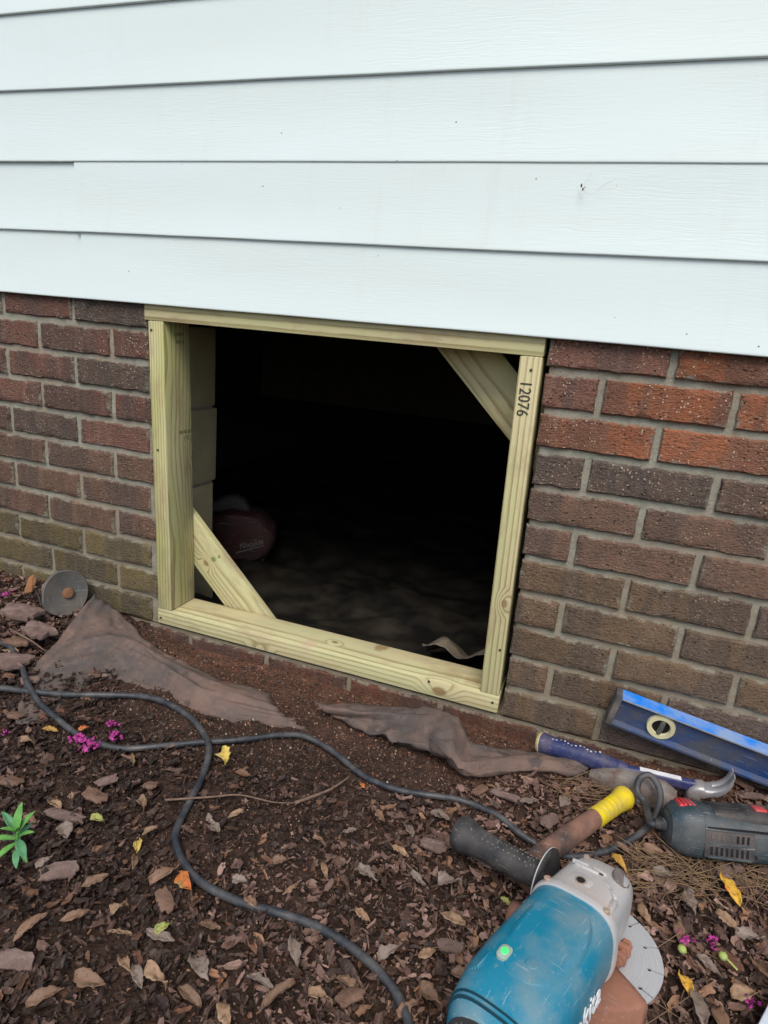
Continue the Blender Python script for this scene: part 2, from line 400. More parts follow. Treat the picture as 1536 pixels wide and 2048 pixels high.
# ------------------------------------------------------------------ brick foundation wall
CH=.0677; MOD=.2032; X0=.5559     # head joint phase: X0+n*MOD/2
OPL=lambda z:-.262+(-.02-z)*(.026/.71)     # left edge of the opening leans a little
OPR=lambda z:.557+(-.02-z)*(.017/.71)
def brick_mesh(w,h,seed):
    nx=max(4,int(w/.014)); nz=5; V=[];F=[]
    rn=random.Random(seed); ph=rn.uniform(0,99)
    def pt(i,j,y,ins):
        x=i/nx*w; z=j/nz*h
        e=.0019
        x2=min(max(x,ins),w-ins); z2=min(max(z,ins),h-ins)
        dx=e*mnoise.noise((x*70+ph,z*70,seed)); dz=1.5*e*mnoise.noise((x*55,z*60+ph,seed+9.))
        bx=.0014*mnoise.noise((x*25+ph,z*25,5.))+.0008*mnoise.noise((x*90+ph,z*90,3.))
        return (x2+dx-w/2,y+(bx if y<.01 else 0),z2+dz-h/2)
    n0=0
    for j in range(nz+1):
        for i in range(nx+1): V.append(pt(i,j,0.,.0028))
    for j in range(nz):
        for i in range(nx):
            a=j*(nx+1)+i; F.append([a,a+1,a+nx+2,a+nx+1])
    loop=[(i,0) for i in range(nx)]+[(nx,j) for j in range(nz)]+[(i,nz) for i in range(nx,0,-1)]+[(0,j) for j in range(nz,0,-1)]
    prev=[j*(nx+1)+i for i,j in loop]
    for y,ins in ((.0035,0.),(.088,0.)):
        cur=[]
        for i,j in loop: V.append(pt(i,j,y,ins)); cur.append(len(V)-1)
        for k in range(len(loop)): F.append([prev[k],prev[(k+1)%len(loop)],cur[(k+1)%len(loop)],cur[k]])
        prev=cur
    return V,F
def brick_wall():
    base=np.array([.15,0.,-.95])
    t=thing('brick_foundation_wall','weathered brown and red brick foundation wall with grey mortar below the white siding','brick wall',tuple(base))
    ORANGE=np.array([.36,.135,.07]);RED=np.array([.215,.108,.084]);DK=np.array([.130,.095,.080]);OLV=np.array([.165,.125,.085]);CLAY=np.array([.115,.050,.034])
    rn=random.Random(5)
    for k in range(1,15):               # course k lies between bed joints k-1 and k
        z1=-(k-1)*CH-.0058; z0=-k*CH+.0058
        zc=(z0+z1)/2
        par=0 if k%2==1 else 1
        xL=OPL(zc); xR=OPR(zc)+.004+.003*rn.random()
        n=-14
        while True:
            a=X0+(2*n+par)*MOD/2; b=a+MOD; n+=1
            if a>2.35: break
            if b<-1.75: continue
            a+=.0058; b-=.0058
            segs=[]
            if k<=11:
                if b<=xL+.001 or a>=xR: segs=[(a,b)]
                else:
                    if a<xL-.018: segs.append((a,xL-.002))
                    if b>xR+.018: segs.append((xR,b))
            else: segs=[(a,b)]
            for (p,q) in segs:
                zt=z1
                if k==12 and q>-.26 and p<.57: zt=min(z1,-.7395)
                jit=rn.uniform(-.0012,.0012); w=q-p; hh=zt-z0
                V,F=brick_mesh(w,hh,rn.random()*1000)
                o=mesh('brick',V,F,M_BRICK,t,smooth=50)
                o.location=((p+q)/2-base[0],rn.uniform(-.0018,.0018),(z0+zt)/2-base[2]+jit)
                o.rotation_euler=(0,rn.uniform(-.004,.004),0)
                # colour of the brick itself
                u=rn.random(); s=(k-1)/10
                if k==1 and -.47<p<-.3: c=DK*.8
                elif p>.5:
                    if k<=3: c=ORANGE*(.72+.5*u) if (p>.6 or k==3) else RED*(.9+.3*u)
                    elif k<=6: c=RED*(.5)+OLV*.4+DK*.1 if u<.7 else DK
                    else: c=OLV*(.80+.35*u)*np.array([1.10,.98,.92]) if u<.75 else DK*1.1
                else:
                    if k<=5: c=RED*(.62+.42*u) if u<.72 else DK*.85
                    elif k<=8: c=.45*RED+.4*OLV*(.7+.4*u)
                    else: c=OLV*(.75+.35*u)*np.array([.98,1.04,.74])
                if k>=12 and p>-.45: c=CLAY*(.85+.4*u)
                al=max(.12,1.-.085*(k-1))*(.55+.6*rn.random()); 
                if p>.5 and k<=4: al=1.
                c=c*.98*np.array([1.04,1.,.95]); o.color=(*[float(x) for x in c],min(1.,al) if k<12 else 0.)
    # mortar body, recessed behind the brick faces, with the tooled surface uneven
    def panel(x0,x1,z0,z1,y0=.0062):
        nz=max(2,int((z1-z0)/.010)); V=[]
        nx=max(2,int((x1(z0)-x0(z0))/.010))
        for j in range(nz+1):
            z=z0+(z1-z0)*j/nz
            for i in range(nx+1):
                x=x0(z)+(x1(z)-x0(z))*i/nx
                y=y0+.0020*mnoise.noise((x*38,z*38,2.))+.0016*mnoise.noise((x*110,z*110,7.))
                # beds are tooled hollow between the courses
                ph=(-z/CH+.5)%1-.5; y+=.0012*math.cos(min(1,abs(ph)*8)*math.pi/2)
                V.append((x,y,z))
        F=[[j*(nx+1)+i,j*(nx+1)+i+1,(j+1)*(nx+1)+i+1,(j+1)*(nx+1)+i] for j in range(nz) for i in range(nx)]
        e=len(V)
        for xi in (0,nx):      # returns into the reveal of the opening
            V+=[(V[j*(nx+1)+xi][0],.06,V[j*(nx+1)+xi][2]) for j in range(nz+1)]
            F+=[[j*(nx+1)+xi,(j+1)*(nx+1)+xi,e+j+1,e+j] for j in range(nz)]; e=len(V)
        return V,F
    zb=-14*CH; cL=lambda z:-1.75; cR=lambda z:2.35
    vf=join(panel(cL,lambda z:OPL(z)-.005,-.742,.0),panel(lambda z:OPR(z)+.010,cR,-.742,.0),panel(cL,cR,zb,-.744))
    mesh('mortar',np.array(vf[0])-base,vf[1],M_MORTAR,t,smooth=180)
    vf=join(box_vf((-1.75,.02,-.742),(-.275,.09,0)),box_vf((.586,.02,-.742),(2.35,.09,0)),box_vf((-1.75,.02,zb),(2.35,.09,-.744)))
    mesh('mortar_core',np.array(vf[0])-base,vf[1],M_MORTAR,t,smooth=0)
brick_wall()

# ------------------------------------------------------------------ vinyl siding
def siding():
    base=np.array([.15,-.01,-.02])
    t=thing('siding_wall','white horizontal lap vinyl siding on the house wall above the bricks','siding',tuple(base))
    E=.1318; z=-.0155
    def panel(x0,x1,z0,proud,seed):
        # profile from the top lock down over the face, round the butt and back
        prof=[(-.0055,E+.018),(-.0060,E*.98)]
        for s in np.linspace(.95,.055,14): prof.append((-.0060-.0056*(1-s)**2.4,E*s))
        prof+=[(-.0111,.0045),(-.0113,.0022),(-.0111,.0011),(-.0105,.0003),(-.0096,-.0001),(-.0082,-.0003),(-.0066,-.0002),(-.002,.001)]
        xs=list(np.arange(x0,x1,.045))+[x1]; V=[]
        for x in xs:
            sag=.0016*mnoise.noise((x*1.1,z0*3,seed))+.0007*mnoise.noise((x*5,z0,seed))
            for (y,zz) in prof:
                wv=.0011*mnoise.noise((x*3.2,zz*9+z0*7,seed+4.))*math.sin(math.pi*min(1,max(0,zz/E)))
                V.append((x,y-proud+wv,z0+zz+sag*(1 if zz<E*.9 else 0)))
        m=len(prof); F=[[i*m+j,i*m+j+1,(i+1)*m+j+1,(i+1)*m+j] for i in range(len(xs)-1) for j in range(m-1)]
        e=[len(V)+j for j in range(m)]; V+=[(V[j][0]+.0005,V[j][1]+.0046,V[j][2]+(.001 if j>m-6 else 0)) for j in range(m)]; F+=[[j,j+1,e[j+1],e[j]] for j in range(m-1)]
        return V,F
    seam={0:-.418,1:-.428,8:1.1,9:1.1}
    for r in range(18):
        z0=z+r*E
        if r in seam: parts=[(-2.2,seam[r]+.03,-.0014,r+.3),(seam[r],2.8,.0030,r+.3)]
        else: parts=[(-2.2,2.8,0.,r+.5)]
        for (a,b,pr,sd) in parts:
            V,F=panel(a,b,z0,pr,sd); c=np.array([(a+b)/2,0,z0])
            o=mesh('siding_panel',np.array(V)-base,F,M_SIDING,t,loc=c-base,smooth=60)
    V,F=box_vf((-2.19,.004,.003),(2.79,.07,z+18*E)); mesh('sheathing',np.array(V)-base,F,M_JOIST,t,smooth=0)
siding()

# ------------------------------------------------------------------ timber access frame
def board(name,parent,base,p,q,wdir,tdir,W,T,m,bev=.0022):
    """board from p to q (centre line), wide along wdir by W, thick along tdir by T, local X along its length"""
    p=np.array(p);q=np.array(q); L=np.linalg.norm(q-p); x=(q-p)/L
    tdir=np.array(tdir,float); tdir-=x*(tdir@x); tdir/=np.linalg.norm(tdir); wd=np.cross(tdir,x)
    bm=bmesh.new(); bmesh.ops.create_cube(bm,size=1)
    for v in bm.verts: v.co=Vector((v.co.x*L,v.co.y*W,v.co.z*T))
    bmesh.ops.bevel(bm,geom=list(bm.edges),offset=bev,segments=2,affect='EDGES',profile=.5)
    me=bpy.data.meshes.new(name); bm.to_mesh(me); bm.free(); me.shade_smooth(); me.set_sharp_from_angle(angle=R(30)); me.materials.append(m)
    o=bpy.data.objects.new(name,me); link(o,parent); o.matrix_local=basis(x,wd,tdir,(p+q)/2-base); return o
def frame():
    base=np.array([.16,.045,-.736])
    t=thing('access_door_frame','new pale green treated lumber frame lining the crawl space opening','door frame',tuple(base))
    yc=.0445-.003
    wm=wood_mat
    RD=(.26,.13,.07)
    # local axes: X along the board, Y across its 89 mm width, Z its 38 mm thickness
    hd=board('header',t,base,(-.266,yc,-.028),(.556,yc,-.028),0,(0,0,1),.089,.038,wm('header_lumber',.06,-.05,1,[],.7))
    sl=board('sill',t,base,(-.241,yc,-.717),(.571,yc,-.717),0,(0,0,1),.089,.038,
        wm('sill_lumber',.02,-.075,2,[(.03,.004,.019,.006),(.285,-.045,-.004,.012),(-.13,-.05,-.03,.012)],1.2,.0085,
           [(.13,.030,.019,.028,(.25,.15,.06),.75),(.345,-.01,.019,.03,RD,.4),(.30,.0,.02,.03,RD,.2),(-.02,-.03,.02,.03,(.48,.33,.23),.5)]))
    lj=board('left_jamb',t,base,(-.2375,yc,-.0475),(-.2205,yc,-.6975),0,(1,0,0),.089,.038,wm('left_jamb_lumber',-.05,-.07,3,[(-.045,.044,-.004,.012)],-.5,.0068))
    rj=board('right_jamb',t,base,(.536,yc,-.0475),(.5505,yc,-.6975),0,(1,0,0),.089,.038,wm('right_jamb_lumber',.030,-.055,4,[(.13,-.0445,.006,.007)],.5,.0060))
    b1=board('diagonal_brace',t,base,(-.2905,.1078,-.4655),(.0485,.1078,-.8045),0,(0,-1,0),.089,.038,wm('lower_brace_lumber',.03,-.05,5,[(-.06,-.012,.019,.007)],.8,.006,
             [(-.055,.012,.019,.012,(.10,.16,.05),.8),(-.052,.030,.019,.008,(.10,.16,.05),.75)]))
    b2=board('diagonal_brace',t,base,(.2505,.1078,.104),(.6105,.1078,-.247),0,(0,-1,0),.089,.038,wm('upper_brace_lumber',.03,-.12,6,[],.2,.0065))
    # trim the braces so that they end behind the frame
    for o,lim in ((b1,None),(b2,None)):
        bm=bmesh.new(); bm.from_mesh(o.data); Mi=(Matrix.Translation(Vector(base))@o.matrix_local).inverted()
        for (pp,nn) in (((-.236,0,0),(-1,0,0)),((.56,0,0),(1,0,0)),((0,0,-.733),(0,0,-1)),((0,0,-.012),(0,0,1))):
            r=bmesh.ops.bisect_plane(bm,geom=bm.verts[:]+bm.edges[:]+bm.faces[:],plane_co=Mi@Vector(pp),plane_no=(Mi.to_3x3()@Vector(nn)),clear_outer=True)
            ed=[e for e in r['geom_cut'] if isinstance(e,bmesh.types.BMEdge)]
            if ed: bmesh.ops.edgeloop_fill(bm,edges=ed)
        bm.to_mesh(o.data); bm.free()
    M_NL=plain('nail_steel',(.10,.095,.09),.5,.6)
    for (px,py) in ((858,1363),(322,1235),(985,1405),(316,900),(1062,740),(1000,1300),(303,660)):
        c=at_y(px,py,-.003)-base; mesh('nail_head',*lathe([(-.0016,.0024),(-.0008,.0026),(.002,.0026)],c,'y',10),M_NL,t)
    # stamped number on the front edge of the right jamb, reading down
    ex=np.array([.0145,0,-.65]); ex/=np.linalg.norm(ex)
    c=at_y(1047,797,-.0045)-base
    g=text('stamped_number','12076',.0290,M_INK,t,basis(ex,(ex[2]*-1*-1*-1*-1 and -ex[2]*-1,0,ex[0]) if 0 else (-ex[2],0,ex[0]),(0,-1,0),c+np.array([0,.0008,0])),sx=.86)
    # small lot stamps on the inner face of the left jamb
    jx=lambda z:-.2185+(-.0475-z)*(.017/.65)
    for s,z,y,sz in (('2 PRIME',-.072,.05,.010),('KD 19',-.088,.055,.010),('180.40/200',-.283,.064,.010),('[ G ]',-.297,.072,.012)):
        text('lot_stamp',s,sz,M_INKF,t,basis((0,1,0),(-.026,0,.9996),(1,0,.026),np.array([jx(z)+.0003,y-.003,z])-base))
    return t
frame()

# ------------------------------------------------------------------ things inside the crawl space
def sheet_rows(rows,nu,nv,amp=.002,freq=30.,seed=0.):
    """smooth surface through rows of world points"""
    rr=[catmull(r,nu) for r in rows]; cols=[catmull([r[i] for r in rr],nv) for i in range(len(rr[0]))]
    n=len(cols[0]); V=[]; L=len(cols)
    for i,c in enumerate(cols):
        for j,p in enumerate(c):
            u=i/L*len(rows[0])*.45; v=j/n*len(rows)*.55; k=.35*mnoise.noise((u*1.5,v*1.5,seed+3.))
            d=amp*(1.7*(.34-abs(mnoise.noise((u*1.3+k,v*1.3+u*.5+k,seed)))*1.9)+1.0*(.3-abs(mnoise.noise((u*2.9-v*.7+k,v*2.1+.6*u,seed+8.)))*1.8)+.22*mnoise.noise((u*7,v*8,seed)))
            V.append((p[0]+.3*d,p[1]+.3*d,p[2]+d))
    F=[[i*n+j,i*n+j+1,(i+1)*n+j+1,(i+1)*n+j] for i in range(len(cols)-1) for j in range(n-1)]
    return V,F
def solidify(o,t):
    m=o.modifiers.new('thickness','SOLIDIFY'); m.thickness=t; m.offset=0
def vapour_barrier():
    t=NT('dusty_black_polythene',.42,.5)
    m=t.fin(t.mix(t.map(t.noise(7.,detail=6.,rough=.7),.42,.64),(.010,.0098,.009),(.030,.025,.018)),t.map(t.noise(14.),.3,.7,.30,.6),t.bump(t.n('TexNoise',{'noise_type':'RIDGED_MULTIFRACTAL'},Vector=t.obj,Scale=14.,Detail=5.).outputs[0],.5,.004))
    xs=np.linspace(-1.2,1.5,110); ys=np.linspace(.135,2.6,100); V=[]
    for y in ys:
        for x in xs:
            k=abs(mnoise.noise((x*3.+1.3*mnoise.noise((x*2,y*2,8.)),y*5.,4.)))
            z=-.805+.05*max(0,.42-k)**1.3+.012*mnoise.fractal((x*9,y*14,2.),.8,2.,3)+.055*sst(.34,.14,y)*(.5+.5*math.sin(x*9+2*math.sin(x*5)))
            V.append((x,y+.02*mnoise.noise((x*6,y*3,1.)),z))
    n=len(xs); F=[[j*n+i,j*n+i+1,(j+1)*n+i+1,(j+1)*n+i] for j in range(len(ys)-1) for i in range(n-1)]
    o=mesh('plastic_sheet',V,F,m,loc=(.15,.9,-.81),smooth=180); solidify(o,.0006)
    tag(o,'wrinkled dirty plastic sheet spread over the crawl space floor','plastic sheet')
    # pale offcut of sheet lying against the back of the sill
    m2=mottled('pale_dusty_sheet',(.15,.125,.09),(.09,.075,.056),14.,.8)
    rows=[[(.16,.14,-.700),(.26,.145,-.692),(.36,.14,-.705),(.46,.135,-.682),(.535,.13,-.690)],
          [(.15,.20,-.735),(.25,.21,-.70),(.37,.20,-.735),(.47,.20,-.70),(.545,.19,-.705)],
          [(.14,.29,-.79),(.24,.30,-.765),(.36,.31,-.79),(.47,.30,-.765),(.56,.29,-.78)]]
    rows=[[(.37+(x-.16)*.46,y,z-.004) for x,y,z in r] for r in rows]
    V,F=sheet_rows(rows,10,8,.004,26.,2.); o=mesh('fabric_scrap',V,F,m2,loc=(.35,.2,-.79),smooth=180); solidify(o,.001)
    tag(o,'pale tan sheet scrap bunched behind the wooden sill','fabric scrap')
vapour_barrier()
def red_tool():
    base=np.array(at_z(490,1112,-.800)); 
    X=np.array([.93,.37,0]);X/=np.linalg.norm(X); Y=np.array([-X[1],X[0],0])
    T=thing('cordless_power_tool','dark red power tool with grey top handle and white script lettering in the crawl space','power tool',mat=basis(X,Y,(0,0,1),base))
    red=dusty('red_tool_plastic',(.060,.008,.009),(.040,.022,.019),.75,.5); grey=dusty('grey_tool_rubber',(.05,.048,.046),(.09,.075,.06),.5,.7); blk=plain('tool_black',(.02,.02,.02),.6)
    # outline of the body seen from its side: bulky, with a sloping shoulder to the right
    pts=[(-.11,.012),(-.06,.0),(.04,.004),(.085,.03),(.102,.075),(.097,.115),(.065,.150),(.03,.168),(-.03,.172),(-.075,.165),(-.112,.13),(-.118,.06)]
    P=catmull([(*p,0) for p in pts+pts[:1]],4)[:-1]; c=np.array([-.005,.085])
    rings=[]
    for y,s in ((-.072,.78),(-.066,.90),(-.05,.98),(0.,1.),(.05,.98),(.066,.90),(.072,.78)):
        rings.append([np.array([c[0]+(p[0]-c[0])*s,y,c[1]+(p[1]-c[1])*s]) for p in P])
    rings=[[p+np.array([.005*mnoise.noise(p*34.),0.004*mnoise.noise(p*30.+5.),.005*mnoise.noise(p*34.+9.)]) for p in r] for r in rings]
    b=mesh('body',*loft(rings),red,T)
    mesh('handle',*loft([ring((x,0,z),(0,1,0),(0,0,1),w_,h_,20,3.) for x,z,w_,h_ in ((-.118,.158,.020,.010),(-.105,.172,.028,.020),(-.07,.184,.032,.026),(-.03,.190,.032,.026),(-.005,.182,.028,.020),(.012,.166,.018,.010))]),grey,T)
    mesh('battery_pack',*box_vf((-.165,-.045,.02),(-.105,.045,.10),.012,3),blk,T)
    mesh('foot_plate',*box_vf((-.12,-.06,-.008),(.07,.06,.006),.003,2),grey,T)
    wh=plain('white_print',(.20,.18,.165),.7)
    text('brand_lettering','Milwaukee',.030,wh,b,Matrix.Translation((.030,-.0726,.070))@Matrix.Rotation(R(18),4,'Y').inverted()@basis((1,0,0),(0,0,1),(0,-1,0)),shear=.35,sx=.62)
    V,F=prism([(-.02,.034),(.07,.066),(.072,.069),(-.012,.040)],.0722,.0728); V=[(x,-z,y) for x,y,z in V]; mesh('lettering_underline',V,F,wh,b)
red_tool()

# ------------------------------------------------------------------ leaf litter, bark, crumbs
def soilness(x,y):
    """1 where the bed has been dug and swept bare in front of the frame"""
    a=((x-.16)/.50)**2+((y+.06)/.26)**2
    a+=.35*mnoise.noise((x*7,y*7,5.))
    b=((x-.75)/.28)**2+((y-.01)/.085)**2
    d=((x-.30)/.20)**2+((y+.38)/.13)**2+.5*mnoise.noise((x*9,y*9,2.))
    return max(sst(1.25,.6,a),sst(1.2,.5,b),.25*sst(1.3,.4,d))
def leaf_template(seed,kind):
    rn=random.Random(seed); n=15; V=[(0,0,0)]
    if kind=='leaf':
        lob=rn.choice([0,0,3,4,5,6]); el=rn.uniform(.30,.72); cut=rn.uniform(-1.2,.9)
        for i in range(n):
            a=2*math.pi*i/n; r=1-.38*rn.random()
            if lob: r*=.74+.26*math.cos(lob*a+rn.random())
            x,y=r*math.cos(a),r*el*math.sin(a)*(1-.3*math.cos(a))
            if x>cut+.5: x=cut+.5+.25*(x-cut-.5)*rn.random()      # torn off
            V.append((x,y,0))
    else:
        el=rn.uniform(.08,.5)
        for i in range(n):
            a=2*math.pi*i/n; r=1-.42*rn.random()
            V.append((r*math.copysign(abs(math.cos(a))**.6,math.cos(a)),r*el*math.copysign(abs(math.sin(a))**.6,math.sin(a)),0))
    F=[[0,1+i,1+(i+1)%n] for i in range(n)]
    V=np.array(V)
    cu=rn.uniform(-1.3,1.3); cv=rn.uniform(-.6,.6); tw=rn.uniform(-.8,.8); lf=kind=='leaf'
    V[:,2]=cu*V[:,1]**2*(1 if lf else .3)+cv*V[:,0]**2*(1 if lf else .25)+tw*V[:,0]*V[:,1]*.7+np.array([rn.uniform(-.11,.11) for _ in V])
    if lf and rn.random()<.6: V[:,2]+=-.3*np.exp(-(V[:,1]/.12)**2)
    if not lf:   # give it an underside and edges
        m=len(V); th=rn.uniform(.10,.26); W=V.copy(); W[:,2]-=th; V=np.vstack([V,W*np.array([.93,.93,1])])
        F=F+[[m,m+1+(i+1)%n,m+1+i] for i in range(n)]+[[1+i,m+1+i,m+1+(i+1)%n,1+(i+1)%n] for i in range(n)]
    return V,F
TL=[leaf_template(100+i,'leaf') for i in range(60)]; TB=[leaf_template(300+i,'bark') for i in range(40)]
def rotm(yaw,tx,ty):
    return np.array((Matrix.Rotation(yaw,3,'Z')@Matrix.Rotation(tx,3,'X')@Matrix.Rotation(ty,3,'Y')))
LC=np.array([.96,.82,.76])*np.array([(.030,.020,.016),(.070,.045,.036),(.130,.086,.070),(.220,.156,.132),(.29,.212,.184),(.155,.086,.055),(.25,.155,.095),(.056,.043,.040)])
def tint_for(x,y,rn):
    """drier, paler litter towards the right and the wall, darker rotted mulch in the middle and left"""
    dry=sst(.28,.74,x+.35*y+.25+.25*mnoise.noise((x*3,y*3,0.)))
    dry=max(dry,.75*sst(-.25,-.45,x)*sst(-.45,-.2,y))
    wts=[.46-.38*dry,.26-.08*dry,.12+.08*dry,.035+.20*dry,.012+.13*dry,.06,.025+.02*dry,.13-.07*dry]
    c=LC[rn.choices(range(8),[max(w,.01) for w in wts])[0]]
    wet=sst(.30,.05,x+.25*y+.12+.12*mnoise.noise((x*5,y*5,9.)))*sst(-.18,-.36,y)
    damp=math.exp(-((x-.34)/.15)**2-((y+.34)/.12)**2)
    return c*rn.uniform(.7,1.25)*(1-.30*wet)*(1-.45*damp)
def scatter(name,label_kind,m,templates,pts):
    Vs=[];Fs=[];Cs=[];n=0
    for (x,y,z,s,yaw,tx,ty,c,ti) in pts:
        V,F=templates[ti]; W=(V*s)@rotm(yaw,tx,ty).T+np.array([x,y,z]); Vs.append(W); Fs+=[[i+n for i in f] for f in F]; n+=len(V); Cs.append(np.repeat([[*c,1.]],len(V),0))
    V=np.vstack(Vs); C=np.vstack(Cs).astype(np.float32)
    me=bpy.data.meshes.new(name); me.from_pydata(V.tolist(),[],Fs); me.update()
    a=me.attributes.new('tint','FLOAT_COLOR','POINT'); a.data.foreach_set('color',C.ravel())
    me.shade_smooth(); me.set_sharp_from_angle(angle=R(50)); me.materials.append(m)
    o=bpy.data.objects.new(name,me); link(o); o['kind']='stuff'; return o
def litter():
    rn=random.Random(21); L=[];B=[]
    def add(N,x0,x1,y0,y1,smin,smax,bark,lay):
        for _ in range(N):
            x=rn.uniform(x0,x1); y=rn.uniform(y0,y1); so=soilness(x,y)
            if rn.random()<so*.93 or (smin>.005 and mnoise.noise((x*11,y*11,6.))<rn.uniform(-.75,.10)): continue
            s=rn.uniform(smin,smax)*(1-.55*so)
            y=min(y,-s*.6)
            z=gz(x,y)+rn.uniform(.001,lay)*(1-.8*so)
            if rn.random()<bark: B.append((x,y,z,s*1.05,rn.uniform(0,6.28),rn.gauss(0,.22),rn.gauss(0,.18),tint_for(x,y,rn),rn.randrange(len(TB))))
            else: L.append((x,y,z+.002,s,rn.uniform(0,6.28),rn.gauss(0,.42),rn.gauss(0,.36),tint_for(x,y,rn),rn.randrange(len(TL))))
    add(40000,-.95,1.5,-.95,-.005,.0018,.008,.55,.010)
    add(23000,-.95,1.5,-.95,-.005,.006,.0155,.38,.015)
    add(2000,-.95,1.5,-.95,-.005,.012,.021,.35,.017)
    add(7000,-2.8,-.95,-2.2,-.01,.010,.024,.4,.012); add(6000,1.5,3.3,-2.2,-.01,.010,.024,.4,.012); add(7000,-.95,1.5,-2.4,-.95,.010,.024,.4,.012)
    o=scatter('leaf_litter','',M_LEAF,TL,L); tag(o,'brown dry leaf litter covering the planting bed','leaf litter')
    o=scatter('bark_mulch','',M_BARK,TB,B); tag(o,'dark shredded bark mulch covering the planting bed','mulch')
    # crumbs of soil, brick and mortar on the dug ground
    ct=[]
    for i in range(10):
        r=random.Random(i+900); V=np.array([(1,0,0),(-1,0,0),(0,1,0),(0,-1,0),(0,0,1),(0,0,-1)],float)*np.array([[r.uniform(.5,1.2)] for _ in range(6)])
        ct.append((V,[[0,2,4],[2,1,4],[1,3,4],[3,0,4],[2,0,5],[1,2,5],[3,1,5],[0,3,5]]))
    P=[]
    cc=[(.060,.038,.027),(.10,.060,.042),(.16,.085,.055),(.30,.20,.14),(.42,.34,.26),(.30,.10,.055),(.05,.035,.028)]
    for _ in range(26000):
        x=rn.uniform(-.5,1.15); y=rn.uniform(-.48,-.002); so=soilness(x,y)
        if rn.random()>.12+so: continue
        s=.0007+.0028*rn.random()**3.5+(.003*rn.random() if rn.random()<.02 else 0)
        c=np.array(cc[rn.choices(range(7),[.28,.26,.2,.10,.045,.06,.15])[0]])*rn.uniform(.75,1.2)
        P.append((x,y,gz(x,y)+.007*mnoise.fractal((x*24,y*24,1.),.8,2.2,4)+s*.25,s,rn.uniform(0,6.28),rn.uniform(-.6,.6),rn.uniform(-.6,.6),c,rn.randrange(10)))
    for _ in range(5200):
        x=rn.uniform(-.3,1.0); y=rn.uniform(-.62,-.004); so=soilness(x,y)
        if rn.random()>so: continue
        s=rn.uniform(.0018,.0055)*rn.uniform(.5,1); c=np.array(cc[rn.choice([0,0,1,6,6,2])])*rn.uniform(.55,1.)
        P.append((x,y,gz(x,y)+.007*mnoise.fractal((x*24,y*24,1.),.8,2.2,4)+s*.2,s,rn.uniform(0,6.28),rn.uniform(-.6,.6),rn.uniform(-.6,.6),c,rn.randrange(10)))
    o=scatter('soil_crumbs','',M_CRUMB,ct,P); tag(o,'loose crumbs of soil, sand and brick grit in front of the frame','soil crumbs')
litter()
def needles():
    rn=random.Random(31); vf=[]
    for _ in range(270):
        px,py=rn.choice([(rn.uniform(1240,1560),rn.uniform(1700,1800)),(rn.uniform(1120,1300),rn.uniform(1560,1600)),(rn.uniform(900,1536),rn.uniform(1560,2040))] if rn.random()<.45 else [(rn.uniform(1250,1600),rn.uniform(1705,1780))])
        p=hit(px,py,.013+rn.uniform(0,.010)); a=rn.gauss(.5,.7) if rn.random()<.6 else rn.uniform(0,3.14); l=rn.uniform(.015,.05); d=np.array([math.cos(a),math.sin(a),rn.gauss(0,.15)])
        bend=np.array([-d[1],d[0],rn.uniform(-.3,.6)])*l*rn.uniform(-.15,.15)
        vf.append(tube([p-d*l,p+bend,p+d*l],[.0003,.0006,.0005],4))
    V,F=join(*vf); me_m=mottled('dry_pine_needles',(.22,.14,.075),(.13,.085,.05),20.,.8)
    o=mesh('pine_needles',V,F,me_m,smooth=0); o['kind']='stuff'; tag(o,'dry tan pine needles scattered over the mulch','pine needles')
needles()

# ------------------------------------------------------------------ landscape fabric
def fabric(name,label,rows_px,nu,nv,amp,seed):
    rows=[[hit(*p) if len(p)==3 else at_y(p[0],p[1],p[3]) for p in r] for r in rows_px]
    V,F=sheet_rows(rows,nu,nv,amp,34.,seed); nn=(len(rows_px)-1)*nv+1; mm=len(V)//nn; rn=random.Random(int(seed*10))
    for i in range(mm):
        for j in range(nn):
            if j in (0,nn-1) or i in (0,mm-1): v=V[i*nn+j]; V[i*nn+j]=(v[0]+rn.gauss(0,.0010),v[1]+rn.gauss(0,.0010),v[2]+rn.gauss(0,.0006))
    b=np.mean(np.array(V),0); b[2]=min(v[2] for v in V)
    o=mesh(name,V,F,M_FABRIC,loc=b,smooth=180); solidify(o,.0008); return tag(o,label,'fabric')
fabric('landscape_fabric','large crumpled grey brown landscape fabric sheet below the left corner of the frame',[
  [(188,1190,.060),(212,1203,.050),(240,1225,.030),(285,1272,.022),(345,1312,.020),(430,1350,.014),(540,1388,.012)],
  [(150,1235,.040),(185,1240,.038),(222,1252,.030),(270,1280,.030),(335,1318,.026),(425,1362,.020),(545,1400,.016)],
  [(112,1285,.026),(150,1283,.026),(205,1278,.040),(268,1287,.036),(330,1330,.030),(420,1380,.022),(560,1422,.016)],
  [(75,1322,.018),(120,1318,.018),(195,1300,.030),(258,1308,.022),(322,1352,.016),(415,1398,.016),(580,1438,.014)],
  [(56,1345,.012),(95,1348,.010),(150,1350,.010),(240,1340,.006),(318,1372,.004),(420,1420,.006),(600,1452,.008)],
  [(46,1385,.010),(80,1392,.008),(130,1392,.004),(232,1368,-.004),(316,1392,-.006),(430,1436,-.004),(612,1462,.0)],
  [(30,1450,.012),(52,1448,.010),(100,1436,.004),(225,1392,-.014),(314,1410,-.016),(440,1450,-.014),(620,1470,-.008)]],8,8,.004,1.)
